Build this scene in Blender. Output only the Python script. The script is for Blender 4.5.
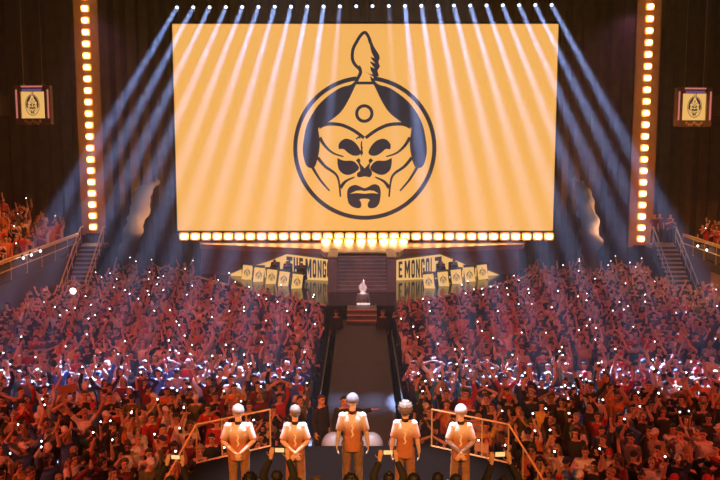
import bpy, bmesh, math, random
import numpy as np
from mathutils import Vector, Matrix, Euler
from mathutils.geometry import tessellate_polygon

# ------------------------------------------------------------------ camera, world, light, exposure
S = bpy.context.scene
for o in list(bpy.data.objects):
    bpy.data.objects.remove(o)
COL = S.collection
F, CAM_H = 874.0, 8.95                       # focal length in pixels of a 720 px frame; eye height
TH = math.atan(110 / F)                      # camera looks down by this much
CT, ST = math.cos(TH), math.sin(TH)
cam_data = bpy.data.cameras.new('camera')
cam_data.sensor_width = 36
cam_data.lens = 36 * F / 720
cam_data.clip_end = 300
cam = bpy.data.objects.new('camera', cam_data)
COL.objects.link(cam)
cam.location = (0, 0, CAM_H)
cam.rotation_euler = (math.pi / 2 - TH, 0, 0)
S.camera = cam

S.view_settings.view_transform = 'Standard'
S.view_settings.look = 'None'
S.view_settings.gamma = 1
S.view_settings.use_curve_mapping = False
S.view_settings.exposure = 0.0
S.cycles.use_denoising = True
S.cycles.max_bounces = 4
S.cycles.diffuse_bounces = 2
S.cycles.glossy_bounces = 3
S.cycles.transparent_max_bounces = 6
S.cycles.volume_bounces = 0
S.cycles.sample_clamp_indirect = 4
S.cycles.caustics_reflective = False
S.cycles.caustics_refractive = False

W = bpy.data.worlds.new('hall_air')
S.world = W
W.use_nodes = True
wn, wl = W.node_tree.nodes, W.node_tree.links
wn['Background'].inputs[0].default_value = (0.0, 0.0, 0.0, 1)
hz = wn.new('ShaderNodeVolumeScatter')       # thin haze that fills the hall
hz.inputs['Color'].default_value = (1, 1, 1, 1)
hz.inputs['Density'].default_value = 0.0018
hz.inputs['Anisotropy'].default_value = 0.55
wl.new(hz.outputs[0], wn['World Output'].inputs['Volume'])


def P(px, py, Y):
    """World point at depth Y that shows at pixel (px, py)."""
    yc = F * CT + (240 - py) * ST
    zc = -F * ST + (240 - py) * CT
    return Vector(((px - 360) / yc * Y, Y, CAM_H + zc / yc * Y))


def proj(p):
    dx, dy, dz = p[0], p[1], p[2] - CAM_H
    f = dy * CT - dz * ST
    u = dy * ST + dz * CT
    return 360 + F * dx / f, 240 - F * u / f


def aim(o, target):
    o.rotation_euler = (Vector(target) - o.location).to_track_quat('-Z', 'Y').to_euler()


def area_light(name, loc, target, size, energy, color, spread=math.pi):
    d = bpy.data.lights.new(name, 'AREA')
    d.shape = 'DISK'
    d.size = size
    d.energy = energy
    d.color = color
    d.spread = spread
    o = bpy.data.objects.new(name, d)
    COL.objects.link(o)
    o.location = loc
    aim(o, target)
    return o


def spot_light(name, loc, target, angle, energy, color, blend=0.3, radius=0.08):
    d = bpy.data.lights.new(name, 'SPOT')
    d.spot_size = math.radians(angle)
    d.spot_blend = blend
    d.energy = energy
    d.color = color
    d.shadow_soft_size = radius
    o = bpy.data.objects.new(name, d)
    COL.objects.link(o)
    o.location = loc
    aim(o, target)
    return o


# wash lamps on the side trusses: red over the near crowd, magenta further back
spot_light('crowd_wash_red', (-19, 9, 13), (-4, 23, 1), 70, 14500, (1.0, 0.13, 0.055), 0.8, 0.3)
spot_light('crowd_wash_red', (19, 9, 13), (4, 23, 1), 70, 9500, (1.0, 0.13, 0.055), 0.8, 0.3)
spot_light('crowd_wash_pink', (-21, 26, 16), (-5, 37, 1), 60, 4600, (1.0, 0.15, 0.18), 0.8, 0.3)
spot_light('crowd_wash_pink', (21, 26, 16), (5, 37, 1), 60, 2200, (1.0, 0.15, 0.20), 0.8, 0.3)
spot_light('crowd_rim_magenta', (-14, 45.5, 15), (-6, 33, 1), 62, 1800, (1.0, 0.28, 0.50), 0.8, 0.3)
spot_light('crowd_rim_magenta', (14, 45.5, 15), (6, 33, 1), 62, 1800, (1.0, 0.28, 0.50), 0.8, 0.3)
# added soft lilac fill that brightens the far stage
spot_light('stage_fill_lilac', (0, 24, 20), (0, 42, 2), 15, 9000, (0.9, 0.78, 1.0), 0.8, 0.3)
# added narrow white light that brightens the trophy
spot_light('trophy_fill', (0.5, 30, 14), (0.1, 37.8, 2.1), 4, 9000, (1, 1, 1), 0.3, 0.1)
# stage lamps for the five players
spot_light('stage_front_amber', (-5, 1.0, 12), (0, 15.5, 3), 24, 6500, (1.0, 0.40, 0.09), 0.6, 0.2)
spot_light('stage_front_amber', (5, 1.0, 12), (0, 15.5, 3), 24, 6500, (1.0, 0.40, 0.09), 0.6, 0.2)
spot_light('stage_top_white', (-2, 17.5, 17), (0, 15.5, 3.4), 25, 23000, (0.86, 0.86, 1.0), 0.5, 0.15)
spot_light('stage_top_white', (2, 17.5, 17), (0, 15.5, 3.4), 25, 23000, (0.86, 0.86, 1.0), 0.5, 0.15)
# added amber lights that warm up the smoke plumes
spot_light('smoke_fill', (-10.0, 47.6, 2.4), (-12.2, 48.3, 5.2), 75, 1300, (1.0, 0.42, 0.20), 0.8, 0.2)
spot_light('smoke_fill', (14.6, 47.6, 2.4), (12.7, 48.3, 5.2), 75, 1300, (1.0, 0.42, 0.20), 0.8, 0.2)
# amber lamps over the two side stands
spot_light('stand_wash_amber', (-8, 30, 18), (-18, 38, 4), 50, 11000, (1.0, 0.22, 0.07), 0.8, 0.3)
spot_light('stand_wash_amber', (8, 30, 18), (19, 40, 4), 50, 13000, (1.0, 0.38, 0.12), 0.8, 0.3)


# ------------------------------------------------------------------ materials
def mat(name, color=(0.5, 0.5, 0.5), rough=0.6, metal=0.0, noise=0.0, nscale=8.0, emit=None, strength=1.0, objcol=False, attr=None, bump=0.0, sample=True, spec=0.5):
    m = bpy.data.materials.new(name)
    m.use_nodes = True
    n, l = m.node_tree.nodes, m.node_tree.links
    b = n['Principled BSDF']
    b.inputs['Roughness'].default_value = rough
    b.inputs['Metallic'].default_value = metal
    b.inputs['Specular IOR Level'].default_value = spec
    src = None
    if objcol:
        oi = n.new('ShaderNodeObjectInfo')
        src = oi.outputs['Color']
    if attr:
        at = n.new('ShaderNodeVertexColor')
        at.layer_name = attr
        if src is None:
            src = at.outputs['Color']
        else:
            mx = n.new('ShaderNodeMix')
            mx.data_type = 'RGBA'
            mx.blend_type = 'MULTIPLY'
            mx.inputs[0].default_value = 1
            l.new(src, mx.inputs[6])
            l.new(at.outputs['Color'], mx.inputs[7])
            src = mx.outputs[2]
    if noise > 0 or bump > 0:
        tc = n.new('ShaderNodeTexCoord')
        ns = n.new('ShaderNodeTexNoise')
        ns.inputs['Scale'].default_value = nscale
        ns.inputs['Detail'].default_value = 4
        l.new(tc.outputs['Object'], ns.inputs['Vector'])
        mr = n.new('ShaderNodeMapRange')
        mr.inputs['From Min'].default_value = 0.3
        mr.inputs['From Max'].default_value = 0.7
        mr.inputs['To Min'].default_value = 1 - noise
        mr.inputs['To Max'].default_value = 1 + noise * 0.4
        l.new(ns.outputs[0], mr.inputs['Value'])
        vm = n.new('ShaderNodeVectorMath')
        vm.operation = 'SCALE'
        if src is None:
            vm.inputs[0].default_value = color
        else:
            l.new(src, vm.inputs[0])
        l.new(mr.outputs[0], vm.inputs['Scale'])
        src = vm.outputs[0]
        if bump > 0:
            bp = n.new('ShaderNodeBump')
            bp.inputs['Strength'].default_value = bump
            bp.inputs['Distance'].default_value = 0.02
            l.new(ns.outputs[0], bp.inputs['Height'])
            l.new(bp.outputs[0], b.inputs['Normal'])
    if src is None:
        b.inputs['Base Color'].default_value = (*color, 1)
    else:
        l.new(src, b.inputs['Base Color'])
    if emit:
        b.inputs['Emission Color'].default_value = (*emit, 1)
        b.inputs['Emission Strength'].default_value = strength
        if not sample:
            m.cycles.emission_sampling = 'NONE'
    return m


M = {
    'concrete': mat('dark_concrete', (0.05, 0.045, 0.045), 0.8, noise=0.3, nscale=1.5, bump=0.2),
    'hall': mat('hall_wall_paint', (0.22, 0.15, 0.08), 0.9, noise=0.3, nscale=0.4),
    'drape': mat('black_drape', (0.10, 0.075, 0.05), 0.95, noise=0.3, nscale=2),
    'fascia': mat('balcony_fascia', (0.07, 0.06, 0.07), 0.7, noise=0.25, nscale=1.2),
    'black': mat('matte_black', (0.012, 0.012, 0.014), 0.6, noise=0.2, nscale=6),
    'tower_panel': mat('tower_board_halo_tint', (0.34, 0.15, 0.05), 0.6, noise=0.2, nscale=3),  # orange halo of the tower lamps is put into the board colour
    'black_metal': mat('black_metal', (0.02, 0.02, 0.022), 0.4, 0.7, noise=0.2, nscale=10),
    'steel': mat('brushed_steel', (0.45, 0.42, 0.38), 0.35, 0.9, noise=0.15, nscale=20),
    'gold_light_rail': mat('amber_light_tint', (0.80, 0.58, 0.28), 0.4, 0.2, noise=0.15, nscale=12),  # amber light on rails and edge strips is put into this colour
    'stage_deck': mat('stage_deck_laminate', (0.005, 0.0025, 0.002), 0.8, noise=0.2, nscale=3, spec=0.04),
    'gloss_deck': mat('glossy_stage_floor', (0.02, 0.02, 0.024), 0.12, noise=0.2, nscale=3),
    'runway': mat('runway_laminate', (0.045, 0.04, 0.046), 0.6, spec=0.2, noise=0.15, nscale=2),
    'set_tan': mat('set_deck_tan', (0.32, 0.21, 0.12), 0.5, noise=0.2, nscale=2),
    'set_dark': mat('set_panel_dark', (0.15, 0.13, 0.135), 0.4, noise=0.2, nscale=3),
    'set_step': mat('set_step_edge', (0.34, 0.28, 0.25), 0.5, noise=0.2, nscale=3),
    'led_amber': mat('led_amber', (0.1, 0.06, 0.02), 0.5, emit=(1.0, 0.50, 0.12), strength=0.95),
    'led_banner': mat('led_banner_amber', (0.1, 0.06, 0.02), 0.5, emit=(1.0, 0.56, 0.16), strength=0.85),
    'led_dark': mat('led_dark_ink', (0.012, 0.012, 0.018), 0.6, emit=(0.018, 0.018, 0.030), strength=1.0),
    'lamp_core': mat('lamp_core', (1, 0.8, 0.5), 0.5, emit=(1.0, 0.55, 0.20), strength=32),
    'lamp_halo': mat('lamp_halo_housing', (0.8, 0.5, 0.2), 0.3, 0.5, emit=(1.0, 0.34, 0.055), strength=1.1, sample=False),  # housing glows amber, standing in for the halo around each core
    'beam_lens': mat('beam_lens', (0.8, 0.9, 1), 0.2, emit=(0.7, 0.8, 1.0), strength=2.5, sample=False),
    'torch': mat('phone_torch', (1, 1, 1), 0.3, emit=(1.0, 0.93, 0.85), strength=9, sample=False),
    'phone_screen': mat('phone_screen', (0.1, 0.1, 0.1), 0.2, emit=(1.0, 0.62, 0.25), strength=1.1, sample=False),
    'pink_led': mat('pink_led_strip', (0.3, 0.1, 0.1), 0.4, emit=(1.0, 0.30, 0.25), strength=0.55, sample=False),
    'violet_led': mat('violet_led_strip', (0.1, 0.1, 0.3), 0.4, emit=(0.22, 0.13, 0.45), strength=0.5, sample=False),
    'silver': mat('polished_silver', (0.92, 0.92, 0.94), 0.3, 0.25, noise=0.1, nscale=20),
    'white_plastic': mat('white_plastic', (0.26, 0.26, 0.27), 0.5, noise=0.08, nscale=6),
    'white_sign': mat('backlit_white', (0.8, 0.8, 0.8), 0.5, emit=(1, 0.97, 0.95), strength=0.8, sample=False),
    'card_brown': mat('brown_cardboard', (0.55, 0.28, 0.12), 0.8, noise=0.15, nscale=12),
    'card_pale': mat('pale_cardboard', (0.7, 0.45, 0.38), 0.8, noise=0.15, nscale=12),
    'skin': mat('skin', rough=0.55, objcol=True, attr='feat'),
    'cloth': mat('cloth', rough=0.85, objcol=True, noise=0.25, nscale=14, bump=0.3),
    'jersey': mat('jersey_cloth', rough=0.75, objcol=True, attr='print', noise=0.12, nscale=18, bump=0.25),
    'hair': mat('hair', rough=0.5, objcol=True, noise=0.4, nscale=60, bump=0.5),
    'crowd': mat('crowd_colours', rough=0.75, attr='tint'),
    'seat': mat('seat_plastic', (0.03, 0.02, 0.02), 0.6, noise=0.2, nscale=6),
}


def volume_mat(name, color, density, g=0.3):
    m = bpy.data.materials.new(name)
    m.use_nodes = True
    n, l = m.node_tree.nodes, m.node_tree.links
    n.remove(n['Principled BSDF'])
    v = n.new('ShaderNodeVolumeScatter')
    v.inputs['Color'].default_value = (*color, 1)
    v.inputs['Density'].default_value = density
    v.inputs['Anisotropy'].default_value = g
    l.new(v.outputs[0], n['Material Output'].inputs['Volume'])
    return m


M['smoke'] = volume_mat('dense_smoke', (0.9, 0.76, 0.64), 7.0, 0.1)


# ------------------------------------------------------------------ helpers
def link(name, me, m, parent=None, loc=None, rot=None):
    o = bpy.data.objects.new(name, me)
    COL.objects.link(o)
    if m is not None and len(me.materials) == 0:
        me.materials.append(m)
    if parent is not None:
        o.parent = parent
    if loc is not None:
        o.location = loc
    if rot is not None:
        o.rotation_euler = rot
    return o


def obj(name, bm, m, parent=None, loc=None, rot=None, smooth=False):
    me = bpy.data.meshes.new(name)
    bmesh.ops.recalc_face_normals(bm, faces=bm.faces[:])
    bm.to_mesh(me)
    bm.free()
    if smooth:
        me.polygons.foreach_set('use_smooth', [True] * len(me.polygons))
    return link(name, me, m, parent, loc, rot)


def tag(o, label, cat, group=None, kind=None):
    o['label'] = label
    o['category'] = cat
    if group:
        o['group'] = group
    if kind:
        o['kind'] = kind
    return o


def struct(name, bm, m, label=None, **k):
    o = obj(name, bm, m, **k)
    o['kind'] = 'structure'
    if label:
        o['label'] = label
    return o


def thing(name, label, cat, loc=(0, 0, 0), rotz=0, group=None):
    o = bpy.data.objects.new(name, None)
    COL.objects.link(o)
    o.location = loc
    o.rotation_euler = (0, 0, rotz)
    o.empty_display_size = 0.2
    return tag(o, label, cat, group)


def BM():
    return bmesh.new()


def box(bm, c, s, rot=None):
    mtx = Matrix.Translation(c) @ (rot.to_matrix().to_4x4() if rot is not None else Matrix.Identity(4)) @ Matrix.Diagonal((*s, 1))
    bmesh.ops.create_cube(bm, size=1, matrix=mtx)
    return bm


def basis(d):
    d = d.normalized()
    a = Vector((0, 0, 1)) if abs(d.z) < 0.95 else Vector((1, 0, 0))
    u = d.cross(a).normalized()
    return u, d.cross(u).normalized(), d


def tube(bm, a, b, ra, rb=None, n=10, round_a=True, round_b=True):
    """Closed tapered tube from a to b, ends round or flat."""
    a, b = Vector(a), Vector(b)
    rb = ra if rb is None else rb
    if (b - a).length < 1e-6:
        b = a + Vector((0, 0, 1e-4))
    u, v, d = basis(b - a)
    rings = []
    prof = []
    if round_a:
        prof += [(a - d * ra * math.cos(t), ra * math.sin(t)) for t in (0.5, 1.05)]
    prof += [(a, ra), (b, rb)]
    if round_b:
        prof += [(b + d * rb * math.cos(t), rb * math.sin(t)) for t in (1.05, 0.5)]
    for c, r in prof:
        rings.append([bm.verts.new(c + (u * math.cos(2 * math.pi * k / n) + v * math.sin(2 * math.pi * k / n)) * r) for k in range(n)])
    for r0, r1 in zip(rings, rings[1:]):
        for k in range(n):
            bm.faces.new((r0[k], r0[(k + 1) % n], r1[(k + 1) % n], r1[k]))
    bm.faces.new(rings[0][::-1])
    bm.faces.new(rings[-1])
    return bm


def ball(bm, c, r, rot=None, seg=14):
    r = r if hasattr(r, '__len__') else (r, r, r)
    mtx = Matrix.Translation(c) @ (rot.to_matrix().to_4x4() if rot is not None else Matrix.Identity(4)) @ Matrix.Diagonal((*r, 1))
    bmesh.ops.create_uvsphere(bm, u_segments=seg, v_segments=max(6, seg // 2 + 1), radius=1, matrix=mtx)
    return bm


def prism(bm, pts, z0, z1):
    """Upright prism over a plan polygon."""
    lo = [bm.verts.new((x, y, z0)) for x, y in pts]
    hi = [bm.verts.new((x, y, z1)) for x, y in pts]
    bm.faces.new(lo[::-1])
    bm.faces.new(hi)
    n = len(pts)
    for i in range(n):
        bm.faces.new((lo[i], lo[(i + 1) % n], hi[(i + 1) % n], hi[i]))
    return bm


def plate(polys, t=0.01):
    """Flat plate in the local XZ plane, front at y=0 towards -Y, thickness t; polys = list of (outer, [holes])."""
    bm = BM()
    for outer, holes in polys:
        loops = [outer] + list(holes)
        flat = [p for lp in loops for p in lp]
        tris = tessellate_polygon([[Vector((p[0], p[1], 0)) for p in lp] for lp in loops])
        fr = [bm.verts.new((p[0], 0, p[1])) for p in flat]
        bk = [bm.verts.new((p[0], t, p[1])) for p in flat]
        for a, b, c in tris:
            try:
                bm.faces.new((fr[a], fr[b], fr[c]))
                bm.faces.new((bk[c], bk[b], bk[a]))
            except ValueError:
                pass
        base = 0
        for lp in loops:
            n = len(lp)
            for i in range(n):
                i0, i1 = base + i, base + (i + 1) % n
                try:
                    bm.faces.new((fr[i0], fr[i1], bk[i1], bk[i0]))
                except ValueError:
                    pass
            base += n
    return bm


def smooth_line(pts, k=6):
    """Catmull-Rom through pts."""
    out = []
    p = [pts[0]] + list(pts) + [pts[-1]]
    for i in range(1, len(p) - 2):
        for j in range(k):
            t = j / k
            q = []
            for c in (0, 1):
                a, b, d, e = p[i - 1][c], p[i][c], p[i + 1][c], p[i + 2][c]
                q.append(0.5 * (2 * b + (d - a) * t + (2 * a - 5 * b + 4 * d - e) * t * t + (3 * b - a - 3 * d + e) * t ** 3))
            out.append(tuple(q))
    out.append(tuple(pts[-1]))
    return out


def stroke(pts, w0, w1=None, k=5):
    """Polygon around a smooth polyline; width runs from w0 to w1."""
    w1 = w0 if w1 is None else w1
    ln = smooth_line(pts, k) if len(pts) > 2 else list(pts)
    L, R = [], []
    n = len(ln)
    for i, (x, y) in enumerate(ln):
        x0, y0 = ln[max(0, i - 1)]
        x1, y1 = ln[min(n - 1, i + 1)]
        dx, dy = x1 - x0, y1 - y0
        m = math.hypot(dx, dy) or 1
        w = (w0 + (w1 - w0) * i / (n - 1)) / 2
        L.append((x - dy / m * w, y + dx / m * w))
        R.append((x + dy / m * w, y - dx / m * w))
    return L + R[::-1]


def baked(bm, mods):
    """Run a bmesh through modifiers and return a plain mesh."""
    me = bpy.data.meshes.new('tmp')
    bmesh.ops.recalc_face_normals(bm, faces=bm.faces[:])
    bm.to_mesh(me)
    bm.free()
    return baked_mesh(me, mods)


def baked_mesh(me, mods):
    o = bpy.data.objects.new('tmp', me)
    COL.objects.link(o)
    for kind, props in mods:
        md = o.modifiers.new(kind, kind)
        for k, v in props.items():
            setattr(md, k, v)
    dg = bpy.context.evaluated_depsgraph_get()
    dg.update()
    out = bpy.data.meshes.new_from_object(o.evaluated_get(dg), depsgraph=dg)
    bpy.data.objects.remove(o)
    return out


def fuse(bm, voxel, smooth=2, ratio=None):
    mods = [('REMESH', {'mode': 'VOXEL', 'voxel_size': voxel}), ('SMOOTH', {'factor': 0.5, 'iterations': smooth})]
    if ratio:
        mods.append(('DECIMATE', {'ratio': ratio}))
    me = baked(bm, mods)
    me.polygons.foreach_set('use_smooth', [True] * len(me.polygons))
    return me


ONES = ['zeroth', 'first', 'second', 'third', 'fourth', 'fifth', 'sixth', 'seventh', 'eighth', 'ninth', 'tenth', 'eleventh', 'twelfth', 'thirteenth', 'fourteenth', 'fifteenth', 'sixteenth', 'seventeenth', 'eighteenth', 'nineteenth']
TENS = {2: ('twentieth', 'twenty'), 3: ('thirtieth', 'thirty'), 4: ('fortieth', 'forty'), 5: ('fiftieth', 'fifty'), 6: ('sixtieth', 'sixty'), 7: ('seventieth', 'seventy'), 8: ('eightieth', 'eighty'), 9: ('ninetieth', 'ninety')}


def nth(k):
    if k < 20:
        return ONES[k]
    t, u = divmod(k, 10)
    return TENS[t][0] if u == 0 else TENS[t][1] + '-' + ONES[u]


# ------------------------------------------------------------------ hall
struct('floor', box(BM(), (0, 23, -0.1), (52, 62, 0.2)), M['concrete'], 'dark concrete arena floor under the crowd')
struct('wall_back', box(BM(), (0, 53, 13), (52, 0.4, 26)), M['hall'], 'dark back wall of the arena behind the big screen')
struct('wall_left', box(BM(), (-25.5, 23, 13), (0.4, 62, 26)), M['hall'], 'dark side wall behind the red-lit stand')
struct('wall_right', box(BM(), (25.5, 23, 13), (0.4, 62, 26)), M['hall'], 'dark side wall behind the amber-lit stand')
struct('ceiling', box(BM(), (0, 23, 26), (52, 62, 0.4)), M['hall'], 'dark arena ceiling above the screen')
# curtain masking behind the stage
bm = BM()
for x0, x1 in ((-25, 25),):
    n = 220
    lo, hi = [], []
    for i in range(n + 1):
        x = x0 + (x1 - x0) * i / n
        y = 50.5 + 0.16 * math.sin(i * 1.9) + 0.06 * math.sin(i * 0.7)
        lo.append(bm.verts.new((x, y, 0)))
        hi.append(bm.verts.new((x, y, 21)))
    for i in range(n):
        bm.faces.new((lo[i], lo[i + 1], hi[i + 1], hi[i]))
tag(obj('masking_curtain', bm, M['drape']), 'black pleated masking curtain hanging behind the big screen', 'curtain')

# side stands: tiered balcony each side
SIDES = {}


def balcony(sx, x_front, y0, y1, name):
    bm = BM()
    s = sx
    box(bm, (s * (x_front + 0.2), (y0 + y1) / 2, 1.25), (0.4, y1 - y0, 2.5))
    for k in range(10):
        xa, xb = x_front + 0.4 + 0.9 * k, x_front + 0.4 + 0.9 * (k + 1)
        if xb > 25.2:
            break
        box(bm, (s * (xa + xb) / 2, (y0 + y1) / 2, (2.4 + 0.42 * k) / 2), (xb - xa, y1 - y0, 2.4 + 0.42 * k))
    return struct('trim_' + name, bm, M['fascia'], 'dark tiered seating stand ' + ('behind the red-lit rail' if s < 0 else 'behind the amber-lit rail'))


balcony(-1, 15.0, 27, 47.4, '1')
balcony(1, 17.1, 27, 46.4, '2')
# upper tiers, dark, with pale handrails
for sx, nm in ((-1, '3'), (1, '4')):
    bm = BM()
    for k in range(4):
        box(bm, (sx * (20.6 + 1.2 * k), 33, 10.2 + 0.9 * k), (1.2, 36, 0.5))
    box(bm, (sx * 20.1, 33, 10.3), (0.25, 36, 1.1))
    struct('trim_' + nm, bm, M['hall'], 'dark upper tier of the arena')


def rail(parent, pts, posts, m, r=0.028, post_r=0.022, mid=True):
    """Top rail with posts under it; posts = list of (top, bottom)."""
    bm = BM()
    for a, b in zip(pts, pts[1:]):
        tube(bm, a, b, r, n=8)
    obj('top_rail', bm, m, parent)
    for a, b in posts:
        obj('post', tube(BM(), b, a, post_r, n=8), m, parent)
    if mid:
        bm = BM()
        for (a, b), (c, d) in zip(posts, posts[1:]):
            a, b, c, d = map(Vector, (a, b, c, d))
            tube(bm, a.lerp(b, 0.5), c.lerp(d, 0.5), r * 0.6, n=6)
        obj('middle_rail', bm, m, parent)


def balcony_rail(sx, xf, y0, y1, label):
    t = thing('balcony_railing', label, 'railing', (sx * (xf + 0.12), y0, 2.5))
    n = 9
    pts = [(0, (y1 - y0) * k / n, 0.95) for k in range(n + 1)]
    rail(t, [pts[0], pts[-1]], [(p, (p[0], p[1], 0)) for p in pts], M['gold_light_rail'], r=0.05, post_r=0.03)
    obj('top_board', box(BM(), (0, (y1 - y0) / 2, 0.86), (0.12, y1 - y0, 0.05)), M['gold_light_rail'], t)
    obj('infill_panel', box(BM(), (0, (y1 - y0) / 2, 0.42), (0.03, y1 - y0, 0.7)), M['fascia'], t)


balcony_rail(-1, 15.0, 30, 46.6, 'amber-lit metal balcony railing along the front of the red-lit side stand')
balcony_rail(1, 17.1, 33, 46.2, 'amber-lit metal balcony railing along the front of the stand beside the steep stairs')


def stairs(cx, label, m_rail):
    t = thing('staircase', label, 'stairs', (cx, 42.4, 0))
    n, run, rise = 15, 3.9, 2.85
    for k in range(n):
        obj('tread', box(BM(), (0, run * (k + 0.5) / n, rise * (k + 1) / n - 0.03), (1.1, run / n + 0.03, 0.06)), M['set_step'], t)
        obj('riser', box(BM(), (0, run * (k + 0.12) / n, rise * (k + 0.5) / n - 0.03), (1.1, 0.03, rise / n - 0.01)), M['black'], t)
    for s in (-1, 1):
        bm = BM()
        a, b = Vector((s * 0.58, 0, 0.0)), Vector((s * 0.58, run, rise))
        v = [bm.verts.new((s * 0.57 + dx, y, z)) for dx in (0, 0.05 * s) for y, z in ((0, 0), (0, 0.2), (run, rise + 0.1), (run, rise - 0.5), (0.4, 0))]
        bm.faces.new(v[:5]); bm.faces.new(v[5:][::-1])
        for i in range(5):
            bm.faces.new((v[i], v[(i + 1) % 5], v[5 + (i + 1) % 5], v[5 + i]))
        obj('stringer', bm, M['black_metal'], t)
        hr = obj('handrail', tube(tube(BM(), (s * 0.6, -0.1, 0.95), (s * 0.6, run, rise + 0.95), 0.035, n=8), (s * 0.6, run, rise + 0.95), (s * 0.6, run + 0.5, rise + 0.95), 0.035, n=8), m_rail, t)
        obj('middle_rail', tube(BM(), (s * 0.6, 0, 0.5), (s * 0.6, run, rise + 0.5), 0.025, n=8), m_rail, t)
        for k in range(6):
            y = run * k / 5
            z = rise * k / 5
            obj('baluster', tube(BM(), (s * 0.6, y, z + 0.05), (s * 0.6, y, z + 0.95), 0.022, n=6), m_rail, t)
    obj('landing', box(BM(), (0, run + 0.5, rise - 0.1), (1.3, 1.0, 0.2)), M['set_dark'], t)
    obj('landing_support', box(BM(), (0, run + 0.5, rise / 2 - 0.1), (1.2, 0.9, rise - 0.2)), M['black'], t)


stairs(-14.3, 'steep staircase with amber-lit handrails under the end of the red-lit stand', M['gold_light_rail'])
stairs(16.25, 'steep black staircase with steel handrails beside the amber-lit stand', M['steel'])

# ------------------------------------------------------------------ big screen
SY = 46.5
tl, tr, bl, br = P(172, 24, SY), P(558, 24, SY), P(178, 231, SY), P(553, 230, SY)
sx0, sx1 = (tl.x + bl.x) / 2, (tr.x + br.x) / 2
sz0, sz1 = (bl.z + br.z) / 2, (tl.z + tr.z) / 2
scr = thing('led_screen', 'giant amber LED screen showing a dark helmeted face emblem above the stage', 'screen', ((sx0 + sx1) / 2, SY, sz0))
w, h = sx1 - sx0, sz1 - sz0
obj('display', box(BM(), (0, 0, h / 2), (w, 0.06, h)), M['led_amber'], scr)
bm = BM()
t_ = 0.12
box(bm, (-w / 2 - t_ / 2, 0.05, h / 2), (t_, 0.3, h + 2 * t_)); box(bm, (w / 2 + t_ / 2, 0.05, h / 2), (t_, 0.3, h + 2 * t_))
box(bm, (0, 0.05, h + t_ / 2), (w, 0.3, t_)); box(bm, (0, 0.05, -t_ / 2), (w, 0.3, t_))
obj('screen_frame', bm, M['black_metal'], scr)
bm = BM()
for x in np.linspace(-w / 2 + 0.5, w / 2 - 0.5, 9):
    box(bm, (x, 0.35, h / 2), (0.1, 0.5, h))
for z in np.linspace(0.4, h - 0.4, 5):
    box(bm, (0, 0.5, z), (w, 0.1, 0.1))
obj('rear_support', bm, M['black_metal'], scr)
for x in (-w / 2 + 1, 0, w / 2 - 1):
    obj('hanging_cable', tube(BM(), (x, 0.3, h), (x, 0.3, 25.8 - sz0), 0.02, n=6), M['black_metal'], scr)


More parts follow.
